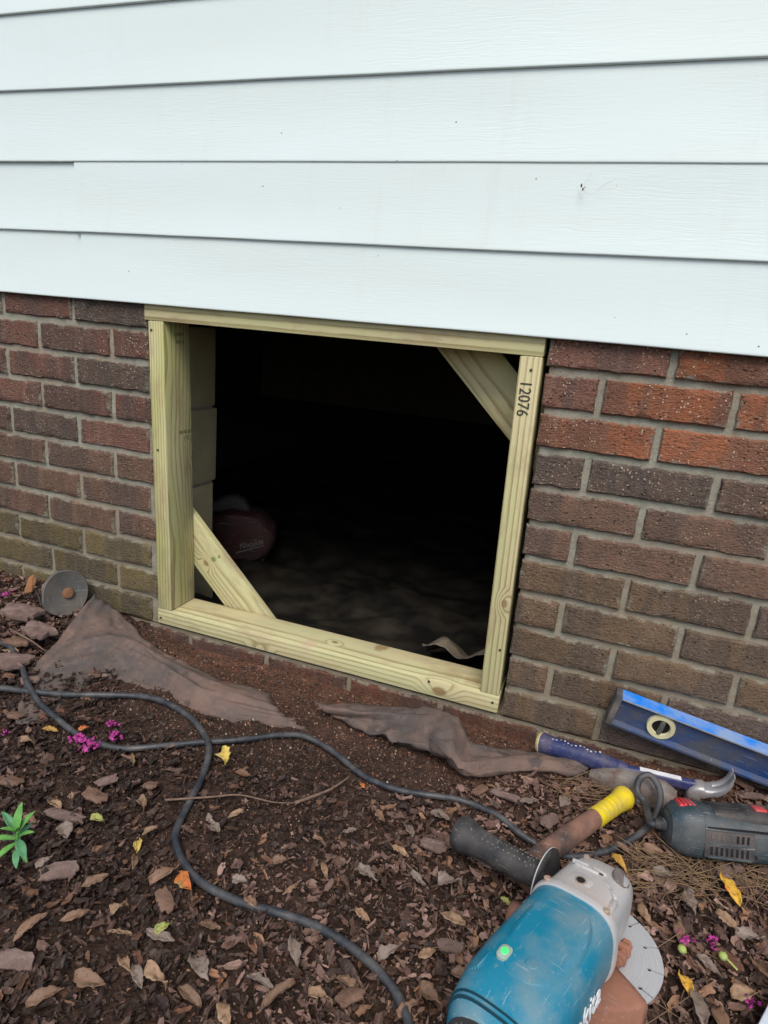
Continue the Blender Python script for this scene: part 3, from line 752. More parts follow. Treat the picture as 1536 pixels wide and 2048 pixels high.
fabric('landscape_fabric','twisted grey landscape fabric strip dusted with red clay below the right frame corner',[
  [(630,1408,0.020),(700,1406,0.029),(790,1412,0.038),(860,1418,0.058),(905,1432,0.064),(938,1466,0.049),(965,1492,0.032),(1060,1496,0.020),(1185,1518,0.017)],
  [(640,1418,0.029),(715,1424,0.038),(800,1430,0.043),(855,1440,0.058),(885,1462,0.067),(918,1498,0.052),(955,1515,0.035),(1060,1512,0.026),(1180,1530,0.020)],
  [(655,1428,0.017),(730,1442,0.020),(790,1448,0.029),(840,1458,0.043),(872,1488,0.049),(905,1520,0.043),(945,1535,0.032),(1060,1528,0.026),(1170,1542,0.020)],
  [(670,1434,0.009),(745,1460,0.020),(790,1476,0.029),(840,1490,0.032),(880,1506,0.029),(915,1538,0.023),(950,1550,0.020),(1065,1540,0.017),(1160,1550,0.014)],
  [(675,1437,-0.008),(750,1464,0.000),(795,1482,0.006),(845,1497,0.009),(885,1510,0.006),(920,1545,0.003),(955,1556,0.000),(1070,1548,-0.004),(1155,1556,-0.006)]],8,8,.005,5.)

# ------------------------------------------------------------------ cords
CR=.0053
def cord_path(pts,k=7): return catmull([hit(px,py,h) for px,py,h in pts],k)
ext=[(-90,1370,.016),(0,1376,.018),(70,1384,.018),(135,1389,.016),(257,1391,.012),(315,1399,.010),(372,1428,.010),(406,1465,.012),(418,1499,.020),(406,1550,.013),(379,1604,.012),(359,1645,.012),(351,1675,.012),(360,1710,.013),(387,1751,.014),(433,1783,.015),(501,1811,.014),(570,1829,.014),(638,1856,.014),(700,1893,.015),(760,1945,.016),(800,2000,.016),(820,2055,.016),(840,2130,.016),(850,2220,.014)]
V,F=tube(cord_path(ext),CR*1.08,12); b=np.mean(V,0)
tag(mesh('extension_cord',V,F,M_CORD,loc=b,smooth=180),'thick black cord curving past the yellow leaf and away across the dark mulch','cord')

# ------------------------------------------------------------------ oscillating multi-tool with its cord
def multi_tool():
    M_T=dusty('dark_teal_plastic',(.024,.044,.055),(.115,.105,.095),.28,.42,sc=26.); M_B=dusty('black_grip_rubber',(.022,.024,.027),(.12,.10,.088),.4,.65)
    M_RD=dusty('red_slider',(.50,.035,.045),(.36,.17,.15),.25,.5); M_K=plain('vent_black',(.006,.006,.007),.8)
    a=hit(1354,1654,.048); bq=hit(1560,1674,.054)
    X=(bq-a); X[2]=0.004; X/=np.linalg.norm(X); Z=np.array([0,.34,1.]); Z-=X*(Z@X); Z/=np.linalg.norm(Z); Y=np.cross(Z,X)
    Mt=basis(X,Y,Z,a); T=thing('oscillating_multi_tool','dark grey green corded power tool with red switches and side vents lying on leaves','power tool',mat=Mt)
    e=(np.array([0,1,0]),np.array([0,0,1]))
    prof=[(-.018,.012,.014,.003),(-.014,.023,.026,.003),(-.004,.030,.034,.003),(.012,.034,.037,.002),(.030,.035,.038,.001),(.060,.035,.036,-.001),(.10,.034,.034,-.002),(.16,.033,.034,-.002),(.22,.032,.035,.0),(.27,.030,.034,.0),(.285,.024,.028,.0)]
    body=mesh('body',*loft([ring((x,0,z),*e,w,h,32,2.7) for x,w,h,z in prof]),M_T,T,smooth=40)
    # rubber top grip
    mesh('grip',*loft([ring((x,.002,.030+dz),*e,w,h,24,2.6) for x,w,h,dz in ((.040,.018,.003,-.002),(.046,.025,.008,0),(.10,.026,.011,.0),(.17,.026,.012,.0),(.24,.024,.010,0),(.25,.016,.003,-.002))]),M_B,T,smooth=40)
    mesh('rear_cap',*loft([ring((x,0,.0015),*e,w,h,32,2.7) for x,w,h in ((-.0155,.0225,.026),(-.004,.0312,.0352),(.010,.0352,.0382),(.026,.0362,.0392),(.028,.034,.036))]),M_T,T,smooth=40)
    V=[];vf=[]
    for i in range(4): vf.append(box_vf((-.002+i*.0062,-.012,.0368),(.0028+i*.0062,.012,.0412-.0006*abs(i-1.5)),.001,2))
    mesh('speed_dial',*join(*vf,box_vf((-.003,-.0125,.034),(.0225,.0125,.0383),.001)),M_RD,T)
    mesh('slide_switch',*box_vf((.108,-.012,.039),(.126,.006,.0438),.0022,2),M_RD,T)
    # louvred vent panel on the flank that faces the camera
    pn=mesh('vent_panel',*box_vf((.026,-.0368,-.024),(.098,-.028,.014),.0012),M_B,T)
    for r,(z0,z1) in enumerate(((.000,.011),(-.020,-.008))):
        for i in range(8):
            x=.034+i*.0073
            s=mesh('vent_slot',*box_vf((x,-.0374,z0),(x+.0038,-.0345,z1),.0004),M_K if (r or i>4) else M_B,pn)
        mesh('vent_rib',*box_vf((.031,-.0378,z0-.0045),(.093,-.034,z0-.002),.0008),M_T,pn)
    mesh('seam',*box_vf((.03,-.0358,.0175),(.27,-.030,.0188),.0003),M_K,T)
    for x in (.10,.19): mesh('screw',*lathe([(-.0352,.0028),(-.0345,.003),(-.028,.003)],(x,0,-.018 if x<.15 else -.012),'y',12),M_K,T)
    mesh('cord_guard',*lathe([(-.034,.0068),(-.032,.0075),(-.027,.0085),(-.025,.0078),(-.022,.0092),(-.019,.0084),(-.012,.0105)],(0,0,.002),'x',16),M_B,T)
    # its power cord: rises in a loop, runs under the hammer handle and along the wall
    s=np.array(Mt@Vector((-.030,0,.002))); s2=np.array(Mt@Vector((-.040,.001,.002)))
    pts=[s,s2]+[hit(px,py,h) for px,py,h in [(1290,1606,.042),(1275,1583,.052),(1279,1558,.062),(1298,1550,.066),(1314,1567,.060),(1321,1592,.050),(1314,1625,.036),(1292,1657,.024),(1250,1686,.017),(1201,1705,.013),(1136,1713,.011),(1079,1691,.012),(1036,1664,.014),(993,1630,.015),(921,1600,.015),(850,1589,.013),(790,1578,.012),(725,1550,.011),(665,1502,.012),(610,1473,.011),(560,1470,.010),(474,1480,.011),(406,1484,.009),(322,1492,.012),(250,1497,.013),(196,1487,.014),(152,1467,.016),(112,1435,.018),(78,1404,.020),(54,1364,.026),(42,1328,.024),(24,1298,.022),(0,1285,.020),(-70,1268,.016)]]
    V,F=tube(catmull(pts,7),CR,12); Mi=Mt.inverted()
    c=mesh('power_cord',[tuple(Mi@Vector(v)) for v in V],F,M_CORD,T,smooth=180); c['label']='long black power cord looping up behind the tool and along the bed'
multi_tool()

# ------------------------------------------------------------------ spirit level
def level():
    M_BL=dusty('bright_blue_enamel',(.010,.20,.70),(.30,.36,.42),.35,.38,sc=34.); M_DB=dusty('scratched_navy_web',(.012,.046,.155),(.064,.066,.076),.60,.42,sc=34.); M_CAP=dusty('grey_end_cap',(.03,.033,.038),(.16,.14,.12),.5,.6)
    M_V=dusty('cream_vial_ring',(.62,.58,.34),(.35,.31,.2),.3,.5); M_K=plain('vial_black',(.02,.02,.02),.5)
    gt=NT('clear_vial',.08,.5); gt.b.inputs['Transmission Weight'].default_value=.9; M_G=gt.fin((.75,.78,.72))
    p=np.array([.770,-.030,-.640]); ang=math.atan2(-.0385,.2425); X=np.array([math.cos(ang),.012,math.sin(ang)]); X/=np.linalg.norm(X)
    Y=np.array([0,1.,.10]); Y-=X*(Y@X); Y/=np.linalg.norm(Y); Z=np.cross(X,Y)
    T=thing('spirit_level','scuffed blue aluminium spirit level with cream vial ring leaning along the brick wall','spirit level',mat=basis(X,Y,Z,p))
    L=.61; h=.0305; w=.0145
    # I-beam section swept along X
    sec=[(-w,-h),(w,-h),(w,-h+.005),(.006,-h+.010),(.006,h-.010),(w,h-.005),(w,h),(-w,h),(-w,h-.005),(-.006,h-.010),(-.006,-h+.010),(-w,-h+.005)]
    def sweep(sc,x0,x1): return loft([[np.array([x0,y,z]) for y,z in sc],[np.array([x1,y,z]) for y,z in sc]])
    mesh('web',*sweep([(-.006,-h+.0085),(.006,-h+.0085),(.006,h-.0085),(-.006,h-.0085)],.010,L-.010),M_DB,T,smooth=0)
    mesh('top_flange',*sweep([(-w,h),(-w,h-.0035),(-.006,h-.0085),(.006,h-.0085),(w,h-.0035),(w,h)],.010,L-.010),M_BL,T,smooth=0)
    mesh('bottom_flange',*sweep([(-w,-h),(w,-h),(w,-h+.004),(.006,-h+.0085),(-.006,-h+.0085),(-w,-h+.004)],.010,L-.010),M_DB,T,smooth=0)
    mesh('edge_strip',*sweep([(-w-.0004,h-.0032),(-w-.0004,h-.0008),(-w+.001,h-.0008),(-w+.001,h-.0032)],.012,L-.012),plain('bare_aluminium',(.62,.64,.66),.4,.6),T,smooth=0)
    for x0,x1 in ((0,.0115),(L-.0115,L)): mesh('end_cap',*box_vf((x0,-w-.001,-h-.001),(x1,w+.001,h+.001),.002,2),M_CAP,T)
    for xv in (.088,L/2,L-.088):
        v=mesh('vial_ring',*join(*[loft([ring((xv,y,0),(1,0,0),(0,0,1),a,a,32) for y,a in ((-.0055,.0240),(-.0115,.0230),(-.0115,.0158),(-.0070,.0145))],cap=False)]),M_V,T,smooth=40)
        mesh('vial_recess',*lathe([(-.0072,.0001),(-.0072,.0146)],(xv,0,0),'y',32),M_K,v)
        mesh('vial',*lathe([(-.0145,.0003),(-.0135,.0035),(-.010,.0045),(.010,.0045),(.0135,.0035),(.0145,.0003)],(xv,-.0105,0),'z',16),M_G,v)
level()

# ------------------------------------------------------------------ claw hammer
def claw_hammer():
    M_GR=dusty('navy_rubber_grip',(.022,.030,.105),(.13,.11,.12),.4,.5,sc=45.); M_ST=dusty('forged_steel',(.42,.42,.43),(.19,.145,.12),.42,.38,.6,sc=50.); M_Y=plain('cream_butt',(.50,.42,.20),.6); M_W=plain('white_sticker',(.74,.73,.74),.5); M_NV=dusty('navy_lacquer',(.030,.035,.12),(.14,.12,.13),.3,.4)
    a=hit(1078,1484,.030); b=hit(1255,1540,.034); d=hit(1388,1572,.034)
    base=np.array([*(0.5*(a+d))[:2],gz(*(0.5*(a+d))[:2])]); T=thing('claw_hammer','claw hammer with dark blue rubber grip and white shaft sticker lying by the bricks','hammer',tuple(base))
    ax=(b-a)/np.linalg.norm(b-a); sd=np.cross(ax,[0,0,1]); sd/=np.linalg.norm(sd); up=np.cross(sd,ax)
    L=np.linalg.norm(b-a)
    def rs(p,lst): return loft([ring(p+ax*t-base,sd,up,w,h,24,2.3) for t,w,h in lst])
    g=mesh('grip',*rs(a,[(.004,.0180,.0180),(.012,.0175,.0178),(.03,.0165,.0168),(.06,.0155,.0162),(.09,.0155,.0162),(L*.72,.0142,.0148),(L*.90,.0120,.0120),(L*.92,.0128,.0128),(L*.94,.0115,.0115),(L,.0085,.009)]),M_GR,T)
    mesh('grip_cap',*rs(a,[(-.003,.013,.013),(-.001,.0168,.0170),(.003,.0186,.0186),(.0045,.0180,.0180)]),M_Y,T)
    for i in range(14):
        t=.020+.007*i; mesh('grip_dimple',*loft([ring(a+ax*t+up*(.0148)+sd*(.004*math.sin(i*1.3))-base,ax,sd,.0018*s_,.0011*s_,8) for s_ in (1.,.99)],True) if 0 else loft([ring(a+ax*t+(up*.0162+sd*(.0035*math.sin(i*1.3)))-base+up*z,ax,sd,.0018,.0011,8) for z in (-.001,.0007)]),M_W if i%3 else M_Y,g)
    ax2=(d-b)/np.linalg.norm(d-b); L2=np.linalg.norm(d-b); sd2=np.cross(ax2,[0,0,1]); sd2/=np.linalg.norm(sd2); up2=np.cross(sd2,ax2)
    mesh('shaft',*loft([ring(b+ax2*t-base,sd2,up2,w,h,16,4.) for t,w,h in ((-.006,.008,.008),(.02,.0068,.0085),(L2*.75,.0066,.0085),(L2,.0075,.010))]),M_NV,T)
    st=loft([[b+ax2*t-base+up2*.0088+sd2*s for s in (-.0052,.0052)]+[b+ax2*t-base+up2*.0082+sd2*s for s in (.0052,-.0052)] for t in (L2*.18,L2*.50,L2*.80)])
    mesh('sticker',*st,M_W,T,smooth=0)
    # head: the poll rests in the mulch towards the camera, the claw curls up to the level
    U=up2; ctr=catmull([d-U*.050-ax2*.004,d-U*.030,d-U*.006+ax2*.003,d+ax2*.018-U*.002,d+ax2*.036+U*.006,d+ax2*.048+U*.021,d+ax2*.053+U*.042],5)
    n=len(ctr); hd=[];t1=[];t2=[]
    for i,p in enumerate(ctr):
        s=i/(n-1); t=ctr[min(i+1,n-1)]-ctr[max(i-1,0)]; t/=np.linalg.norm(t); u=sd2; v=np.cross(t,u)
        if s<.12: w_,h_=.0145,.0145
        elif s<.25: w_,h_=.0115,.0115
        elif s<.5: w_,h_=.0150,.0125
        else: w_,h_=.0150+.002*(s-.5),.0125*(1-s)/.5*.62+.0011
        if s<=.62: hd.append(ring(p-base,u,v,w_,h_,20,3.2))
        if s>=.58:
            for lst,sg in ((t1,-1),(t2,1)):
                k=(s-.58)/.42; lst.append(ring(p-base+u*sg*(.0077+.0010*k),u,v,.0076-.0014*k,h_,12,3.2))
    hm=mesh('head',*loft(hd),M_ST,T)
    for lst in (t1,t2): mesh('claw',*loft(lst),M_ST,T)
claw_hammer()
def rubble():
    m=mottled('broken_brick_grey',(.24,.225,.205),(.13,.085,.065),22.,.95,.15,.9,.003)
    c=hit(1262,1592,.0); n=0
    a=hit(1180,1545,.012); b=hit(1350,1605,.012); X=(b-a); X[2]=0; L=np.linalg.norm(X); X/=L; Y=np.array([-X[1],X[0],0])
    rings=[]
    for t,w,h in ((.0,.012,.010),(.02,.022,.020),(.05,.026,.027),(.09,.026,.028),(L*.86,.024,.026),(L,.018,.020)):
        rings.append([p+np.array([0.003*mnoise.noise((t*50,k,2.)),.003*mnoise.noise((t*40,k,6.)),.003*mnoise.noise((t*60,k,9.))]) for k,p in enumerate(ring((t,0,h*.62),(0,1,0),(0,0,1),w,h,20,4.))])
    o=mesh('masonry_chunk',*loft(rings),m,None,smooth=40); o.matrix_world=basis(X,Y,(0,0,1),a-np.array([0,0,.012])); tag(o,'broken grey topped masonry chunk under the hammer shaft','masonry chunk')
rubble()

# ------------------------------------------------------------------ club hammer under the grinder handle
def club_hammer():
    M_H=dusty('dusty_brown_handle',(.052,.040,.036),(.25,.125,.085),.5,.8,sc=28.); M_Y=dusty('yellow_grip',(.66,.50,.012),(.34,.25,.10),.25,.5,sc=38.); M_S=dusty('rusty_steel_head',(.11,.075,.06),(.26,.12,.07),.55,.6,.4)
    a=hit(1250,1594,.030); b=hit(1082,1712,.032); c=b+(b-a)/np.linalg.norm(b-a)*.035
    base=np.array([*c[:2],gz(c[0],c[1])]); T=thing('club_hammer','dusty brown handled hammer with bright yellow grip end lying under the grinder handle','hammer',tuple(base))
    ax=(c-a)/np.linalg.norm(c-a); sd=np.cross(ax,[0,0,1]); sd/=np.linalg.norm(sd); up=np.cross(sd,ax); L=np.linalg.norm(c-a)
    def rs(l,n=24): return loft([ring(a+ax*t-base,sd,up,w,h,n,2.2) for t,w,h in l])
    mesh('grip',*rs([(-.004,.010,.011),(-.002,.0165,.0175),(.004,.0185,.0195),(.012,.0175,.0185),(.022,.0150,.0165),(.045,.0142,.0160),(.070,.0145,.0162),(.084,.0146,.0163)]),M_Y,T)
    for i in range(5): mesh('grip_rib',*rs([(.028+i*.011,.0138,.0155),(.030+i*.011,.0147,.0165),(.034+i*.011,.0147,.0165),(.036+i*.011,.0138,.0155)]),M_Y,T)
    mesh('handle',*rs([(.080,.0138,.0155),(.11,.0145,.0165),(.15,.0152,.0175),(L-.02,.0150,.0175),(L,.0130,.0165)]),M_H,T)
    V=[];hx=sd; rings=[ring(c-base+hx*t,ax,up,w,w,16,5.) for t,w in ((-.062,.017),(-.059,.020),(-.04,.020),(-.02,.020),(.000,.019),(.004,.016))]
    mesh('head',*loft(rings),M_S,T)
club_hammer()

# ------------------------------------------------------------------ angle grinder
def grinder():
    M_TEAL=dusty('teal_plastic',(.005,.175,.275),(.20,.25,.25),.46,.36,sc=20.,bump=.2); M_AL=dusty('cast_aluminium',(.55,.56,.56),(.44,.29,.22),.36,.40,.4,sc=18.); M_B=dusty('black_handle_rubber',(.018,.0185,.020),(.085,.075,.070),.25,.5); M_RU=dusty('clay_dusted_guard',(.16,.075,.050),(.31,.14,.088),.62,.85,sc=16.); M_K=plain('slot_black',(.01,.01,.01),.8)
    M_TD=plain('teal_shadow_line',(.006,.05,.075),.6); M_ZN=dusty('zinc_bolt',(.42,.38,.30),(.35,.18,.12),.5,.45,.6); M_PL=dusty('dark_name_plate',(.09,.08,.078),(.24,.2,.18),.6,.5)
    t=NT('diamond_blade_steel',.33,.5)
    sp=t.n('SeparateXYZ',Vector=t.obj); rr=t.math('SQRT',t.math('ADD',t.math('MULTIPLY',sp.outputs[0],sp.outputs[0]),t.math('MULTIPLY',sp.outputs[1],sp.outputs[1])))
    sc=t.noise(1.,t.n('CombineXYZ',X=t.math('MULTIPLY',rr,1400.),Y=t.math('MULTIPLY',sp.outputs[0],20.)).outputs[0],3.)
    M_BD=t.fin(t.mix(t.map(sc,.4,.7),(.60,.62,.65),(.46,.47,.49)),t.map(sc,.3,.7,.25,.40),t.bump(sc,.15,.0003),.35)
    az=R(21); A=np.array([math.sin(az),math.cos(az),0]); Rr=np.array([math.cos(az),-math.sin(az),0])
    o=at_z(1170,1888,-.742)
    pit=R(-4)
    Zv=np.array([0,0,1.])
    A2=A*math.cos(pit)-Zv*math.sin(pit)*-1; A2/=np.linalg.norm(A2)
    rol=R(6); Y=-Rr; Y=Y*math.cos(rol)+Zv*math.sin(-rol); Y-=A2*(Y@A2); Y/=np.linalg.norm(Y); Z=np.cross(A2,Y)
    T=thing('angle_grinder','large teal angle grinder with silver gear head, black side handle and diamond blade','angle grinder',mat=basis(A2,Y,Z,o))
    e=(np.array([0,1,0]),np.array([0,0,1]))
    # motor body (local X forward to the head, Z up, blade plane z=0)
    zc=.057
    body=mesh('motor_body',*loft([ring((x,0,z),*e,w,h,40,3.0) for x,w,h,z in ((-.052,.0485,.0465,zc),(-.058,.0500,.0480,zc),(-.075,.0505,.0485,zc),(-.11,.0520,.0495,zc),(-.16,.0540,.0505,zc),(-.205,.0545,.0500,zc-.002),(-.235,.0500,.0470,zc-.004),(-.250,.0430,.0420,zc-.006),(-.256,.0370,.0370,zc-.006))]),M_TEAL,T,smooth=45)
    tail=mesh('rear_handle',*loft([ring((x,0,z),*e,w,h,32,2.5) for x,w,h,z in ((-.250,.0385,.0380,zc-.006),(-.262,.0395,.0390,zc-.006),(-.275,.0370,.037,zc-.007),(-.31,.030,.031,zc-.012),(-.37,.027,.030,zc-.018),(-.43,.029,.033,zc-.022),(-.445,.022,.026,zc-.022))]),M_B,T,smooth=45)
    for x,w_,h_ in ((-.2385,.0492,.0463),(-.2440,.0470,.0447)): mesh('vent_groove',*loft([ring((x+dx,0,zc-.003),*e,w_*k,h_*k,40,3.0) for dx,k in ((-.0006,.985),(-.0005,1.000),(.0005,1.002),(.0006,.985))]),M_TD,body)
    for k in range(7):
        mesh('grip_fin',*xform(box_vf((-.012,-.0011,-.003),(.012,.0011,.0012),.0008),Matrix.Translation((-.205,.0330+.0028*k,zc+.0458-.0022*k-.0004*k*k))@Matrix.Rotation(R(24+5*k),4,'X').inverted()),M_TEAL,body)
    # raised oval cheek on the top of the body, power light and lock button
    mesh('cheek',*loft([ring((-.135,-.004,zc+.0468+z),(1,0,0),(0,1,0),a,b,40,2.4) for z,a,b in ((-.004,.070,.037),(.0022,.067,.034),(.0035,.060,.029))]),M_TEAL,body,smooth=50)
    lt=NT('green_power_light',.3); lt.b.inputs['Emission Color'].default_value=(.02,1,.10,1); lt.b.inputs['Emission Strength'].default_value=.7; M_LED=lt.fin((.05,.6,.12))
    cl=plain('light_lens',(.33,.42,.36),.3)
    ln=mesh('power_light',*loft([ring((-.186,.0195,zc+.0505+z),(1,0,0),(0,1,0),a,b,20,3.) for z,a,b in ((-.004,.0095,.0065),(.0005,.0095,.0065),(.0012,.008,.005))]),cl,body)
    mesh('lamp',*loft([ring((-.186,.0195,zc+.0505+z),(1,0,0),(0,1,0),a,a*.8,16) for z,a in ((.001,.0048),(.0022,.0040),(.0028,.002))]),M_LED,ln)
    mesh('button',*loft([ring((-.180,-.008,zc+.0502+z),(1,0,0),(0,1,0),a,a,20) for z,a in ((-.003,.0068),(.0008,.0066),(.0014,.0058))]),M_TEAL,body)
    # collar flange of the gear housing
    head=mesh('gear_housing',*loft([ring((x,y,z),*e,w,h,40,p) for x,y,w,h,z,p in ((-.060,0,.0500,.0480,zc,3.0),(-.059,0,.0525,.0505,zc,3.0),(-.053,0,.0530,.0510,zc,3.0),(-.049,0,.0520,.0500,zc,3.0),(-.047,0,.0470,.0455,zc,3.2),(-.030,0,.0445,.0425,zc+.0005,3.4),(-.010,-.001,.0430,.0400,zc+.001,3.6),(.015,-.002,.0405,.0375,zc+.001,3.8),(.036,-.003,.0365,.0345,zc+.0,3.6),(.048,-.003,.0300,.0290,zc-.002,3.2),(.054,-.003,.0210,.0210,zc-.004,2.8))]),M_AL,T,smooth=38)
    mesh('spindle_neck',*lathe([(.010,.026),(.012,.030),(.025,.031),(.034,.034)],(0,0,0),'z',28),M_RU,head)
    # details on the top face
    zt=zc+.0405
    mesh('handle_boss',*loft([ring((-.024,.006,zt+z),(1,0,0),(0,1,0),a,a,24,3.) for z,a in ((-.004,.0145),(.0018,.0135),(.0024,.0125))]),M_AL,head,smooth=40)
    mesh('threaded_hole',*lathe([(zt+.0015,.0072),(zt+.0028,.0074),(zt+.0029,.0060)],(-.024,.006,0),'z',20),M_ZN,head)
    mesh('hole_bore',*lathe([(zt+.0026,.0052),(zt+.0030,.0052)],(-.024,.006,0),'z',20),M_K,head)
    for (x,y,l,a) in ((.010,.020,.020,100),(.012,-.004,.018,84),(.006,.010,.030,92),(-.006,-.022,.020,58),(-.014,-.030,.018,40)):
        mesh('cooling_ridge',*xform(box_vf((-l/2,-.0024,-.003),(l/2,.0024,.0016),.0012),Matrix.Translation((x,y,zt-.0010))@Matrix.Rotation(R(a),4,'Z')),M_AL,head)
    for (x,y,l,a) in ((.0075,-.004,.012,84),(-.0105,-.0265,.014,50)):
        mesh('slot_gap',*xform(box_vf((-l/2,-.0006,-.003),(l/2,.0006,.0006),.0003),Matrix.Translation((x,y,zt-.0004))@Matrix.Rotation(R(a),4,'Z')),M_K,head)
    mesh('rib',*xform(box_vf((-.012,-.004,-.006),(.016,.004,.002),.0018),Matrix.Translation((-.036,-.034,zt-.003))@Matrix.Rotation(R(24),4,'X').inverted()),M_AL,head)
    pl=Matrix.Translation((.026,-.0262,zc+.0335))@Matrix.Rotation(R(34),4,'X')@Matrix.Rotation(R(14),4,'Y')
    mesh('name_plate',*xform(loft([ring((0,0,z),(1,0,0),(0,1,0),a,b,28,2.2) for z,a,b in ((-.003,.0175,.0115),(.0012,.0175,.0115),(.0016,.0165,.0105))]),pl),M_PL,head,smooth=40)
    for (x,y) in ((-.053,.036),(-.053,-.036),(.036,.022)):
        mesh('screw',*lathe([(-.006,.0038),(-.0006,.0038),(.0,.0030)],(x,y,zc+(.0475 if x<0 else .0335)),'z',14),M_ZN,head)
    # side handle on the left
    sh=mesh('side_handle',*lathe([(.0655,.0165),(.070,.0185),(.078,.0175),(.095,.0180),(.125,.0190),(.150,.0190),(.166,.0200),(.178,.0245),(.188,.0255),(.195,.0215),(.198,.010)],(.002,0,zc-.002),'y',32),M_B,T,smooth=45)
    mesh('handle_flange',*lathe([(.0585,.0105),(.0575,.020),(.0570,.0375),(.0585,.0400),(.0620,.0400),(.0640,.0360),(.0665,.0190)],(.002,0,zc-.002),'y',40),M_B,sh,smooth=40)
    mesh('flange_rim',*lathe([(.0600,.0398),(.0604,.0404),(.0614,.0404),(.0618,.0398)],(.002,0,zc-.002),'y',40),plain('worn_rim',(.5,.5,.49),.5),sh)
    mesh('stud',*lathe([(.036,.0082),(.046,.0082),(.0465,.0065),(.0585,.0065)],(.002,0,zc-.002),'y',20),M_ZN,sh)
    for r_ in range(4):
        for i in range(11):
            th=R(35+28*r_); y=.078+.008*i; p=(.002+.0186*math.cos(th),y,zc-.002+.0186*math.sin(th))
            mesh('grip_dot',*lathe([(-.0006,.0010),(.0006,.0008)],(0,0,0),'z',6) if 0 else xform(lathe([(-.0010,.0012),(.0005,.0009)],(0,0,0),'z',6),Matrix.Translation(p)@Vector((math.cos(th),0,math.sin(th))).to_track_quat('Z','Y').to_matrix().to_4x4()),plain('grip_dot_grey',(.22,.21,.20),.7) if (r_==0 and i==0) else bpy.data.materials['grip_dot_grey'],sh)
    # diamond blade with keyhole slots round its rim
    Rb=.0905; N=14; pts=[]
    bm=bmesh.new()
    prof=[]
    for k in range(N):
        a0=2*math.pi*k/N; g=.0011/Rb
        for q in range(6):
            a=a0+g+(2*math.pi/N-2*g)*q/5; prof.append((Rb*math.cos(a),Rb*math.sin(a)))
        a1=a0+2*math.pi/N; r2=Rb-.016
        cx,cy=r2*math.cos(a1),r2*math.sin(a1); ux,uy=math.cos(a1),math.sin(a1)
        for q in range(8):
            th=R(-20-(320)*q/7)
            # small round end of the slot, walked clockwise from the near side
            lx,ly=.0026*math.cos(th),.0026*math.sin(th); prof.append((cx+lx*ux-ly*uy,cy+lx*uy+ly*ux))
    bl=mesh('diamond_blade',*prism(prof,-.0011,.0011),M_BD,T,smooth=0)
    mesh('blade_flange',*lathe([(-.006,.020),(-.0012,.0215),(.0012,.0215),(.010,.020),(.013,.016)],(0,0,0),'z',28),M_ZN,bl)
    # guard over the rear part of the blade
    def arc(r,a0,a1,n): return [(r*math.cos(R(a0+(a1-a0)*i/n)),r*math.sin(R(a0+(a1-a0)*i/n))) for i in range(n+1)]
    A0,A1=96,244; rin,rout=.030,.098
    outer=arc(rout,A0,A1,30); inner=arc(rin,A0,A1,30)
    V=[];F=[]
    n=31
    for z_o,lst in ((.0130,inner),(.0135,[(x*.80,y*.80) for x,y in outer]),(.0120,[(x*.96,y*.96) for x,y in outer]),(.0100,[(x*.99,y*.99) for x,y in outer]),(.0080,outer),(-.0120,outer),(-.0130,[(x*.95,y*.95) for x,y in outer])):
        V+=[(x,y,z_o) for x,y in lst]
    for r_ in range(6):
        for i in range(n-1): F.append([r_*n+i,r_*n+i+1,(r_+1)*n+i+1,(r_+1)*n+i])
    gd=mesh('blade_guard',V,F,M_RU,T,smooth=45); solidify(gd,.0022)
    # clamp lug, bolt and nut of the guard, in front of the blade on the right
    lg=mesh('guard_clamp',*lathe([(.008,.0330),(.010,.0350),(.022,.0350),(.024,.0330)],(0,0,0),'z',32),M_RU,gd,smooth=40)
    mesh('clamp_lug',*box_vf((-.012,-.052,.009),(-.004,-.030,.023),.002,2),M_RU,lg); mesh('clamp_lug',*box_vf((.003,-.052,.009),(.011,-.030,.023),.002,2),M_RU,lg)
    mesh('clamp_bolt',*join(lathe([(-.020,.0065),(-.014,.0065)],(0,-.044,.016),'x',6),lathe([(-.014,.0040),(.020,.0040)],(0,-.044,.016),'x',14),lathe([(.012,.0075),(.018,.0075)],(0,-.044,.016),'x',6)),M_RU,lg)
    # white lettering along the right flank
    wh=plain('white_lettering',(.72,.75,.76),.5)
    text('brand_lettering','makita',.032,wh,body,basis((1,0,0),(0,.10,.995),(0,-.995,.10),(-.150,-.0545,zc-.006)),shear=.25,depth=.0006,sx=1.05)
grinder()

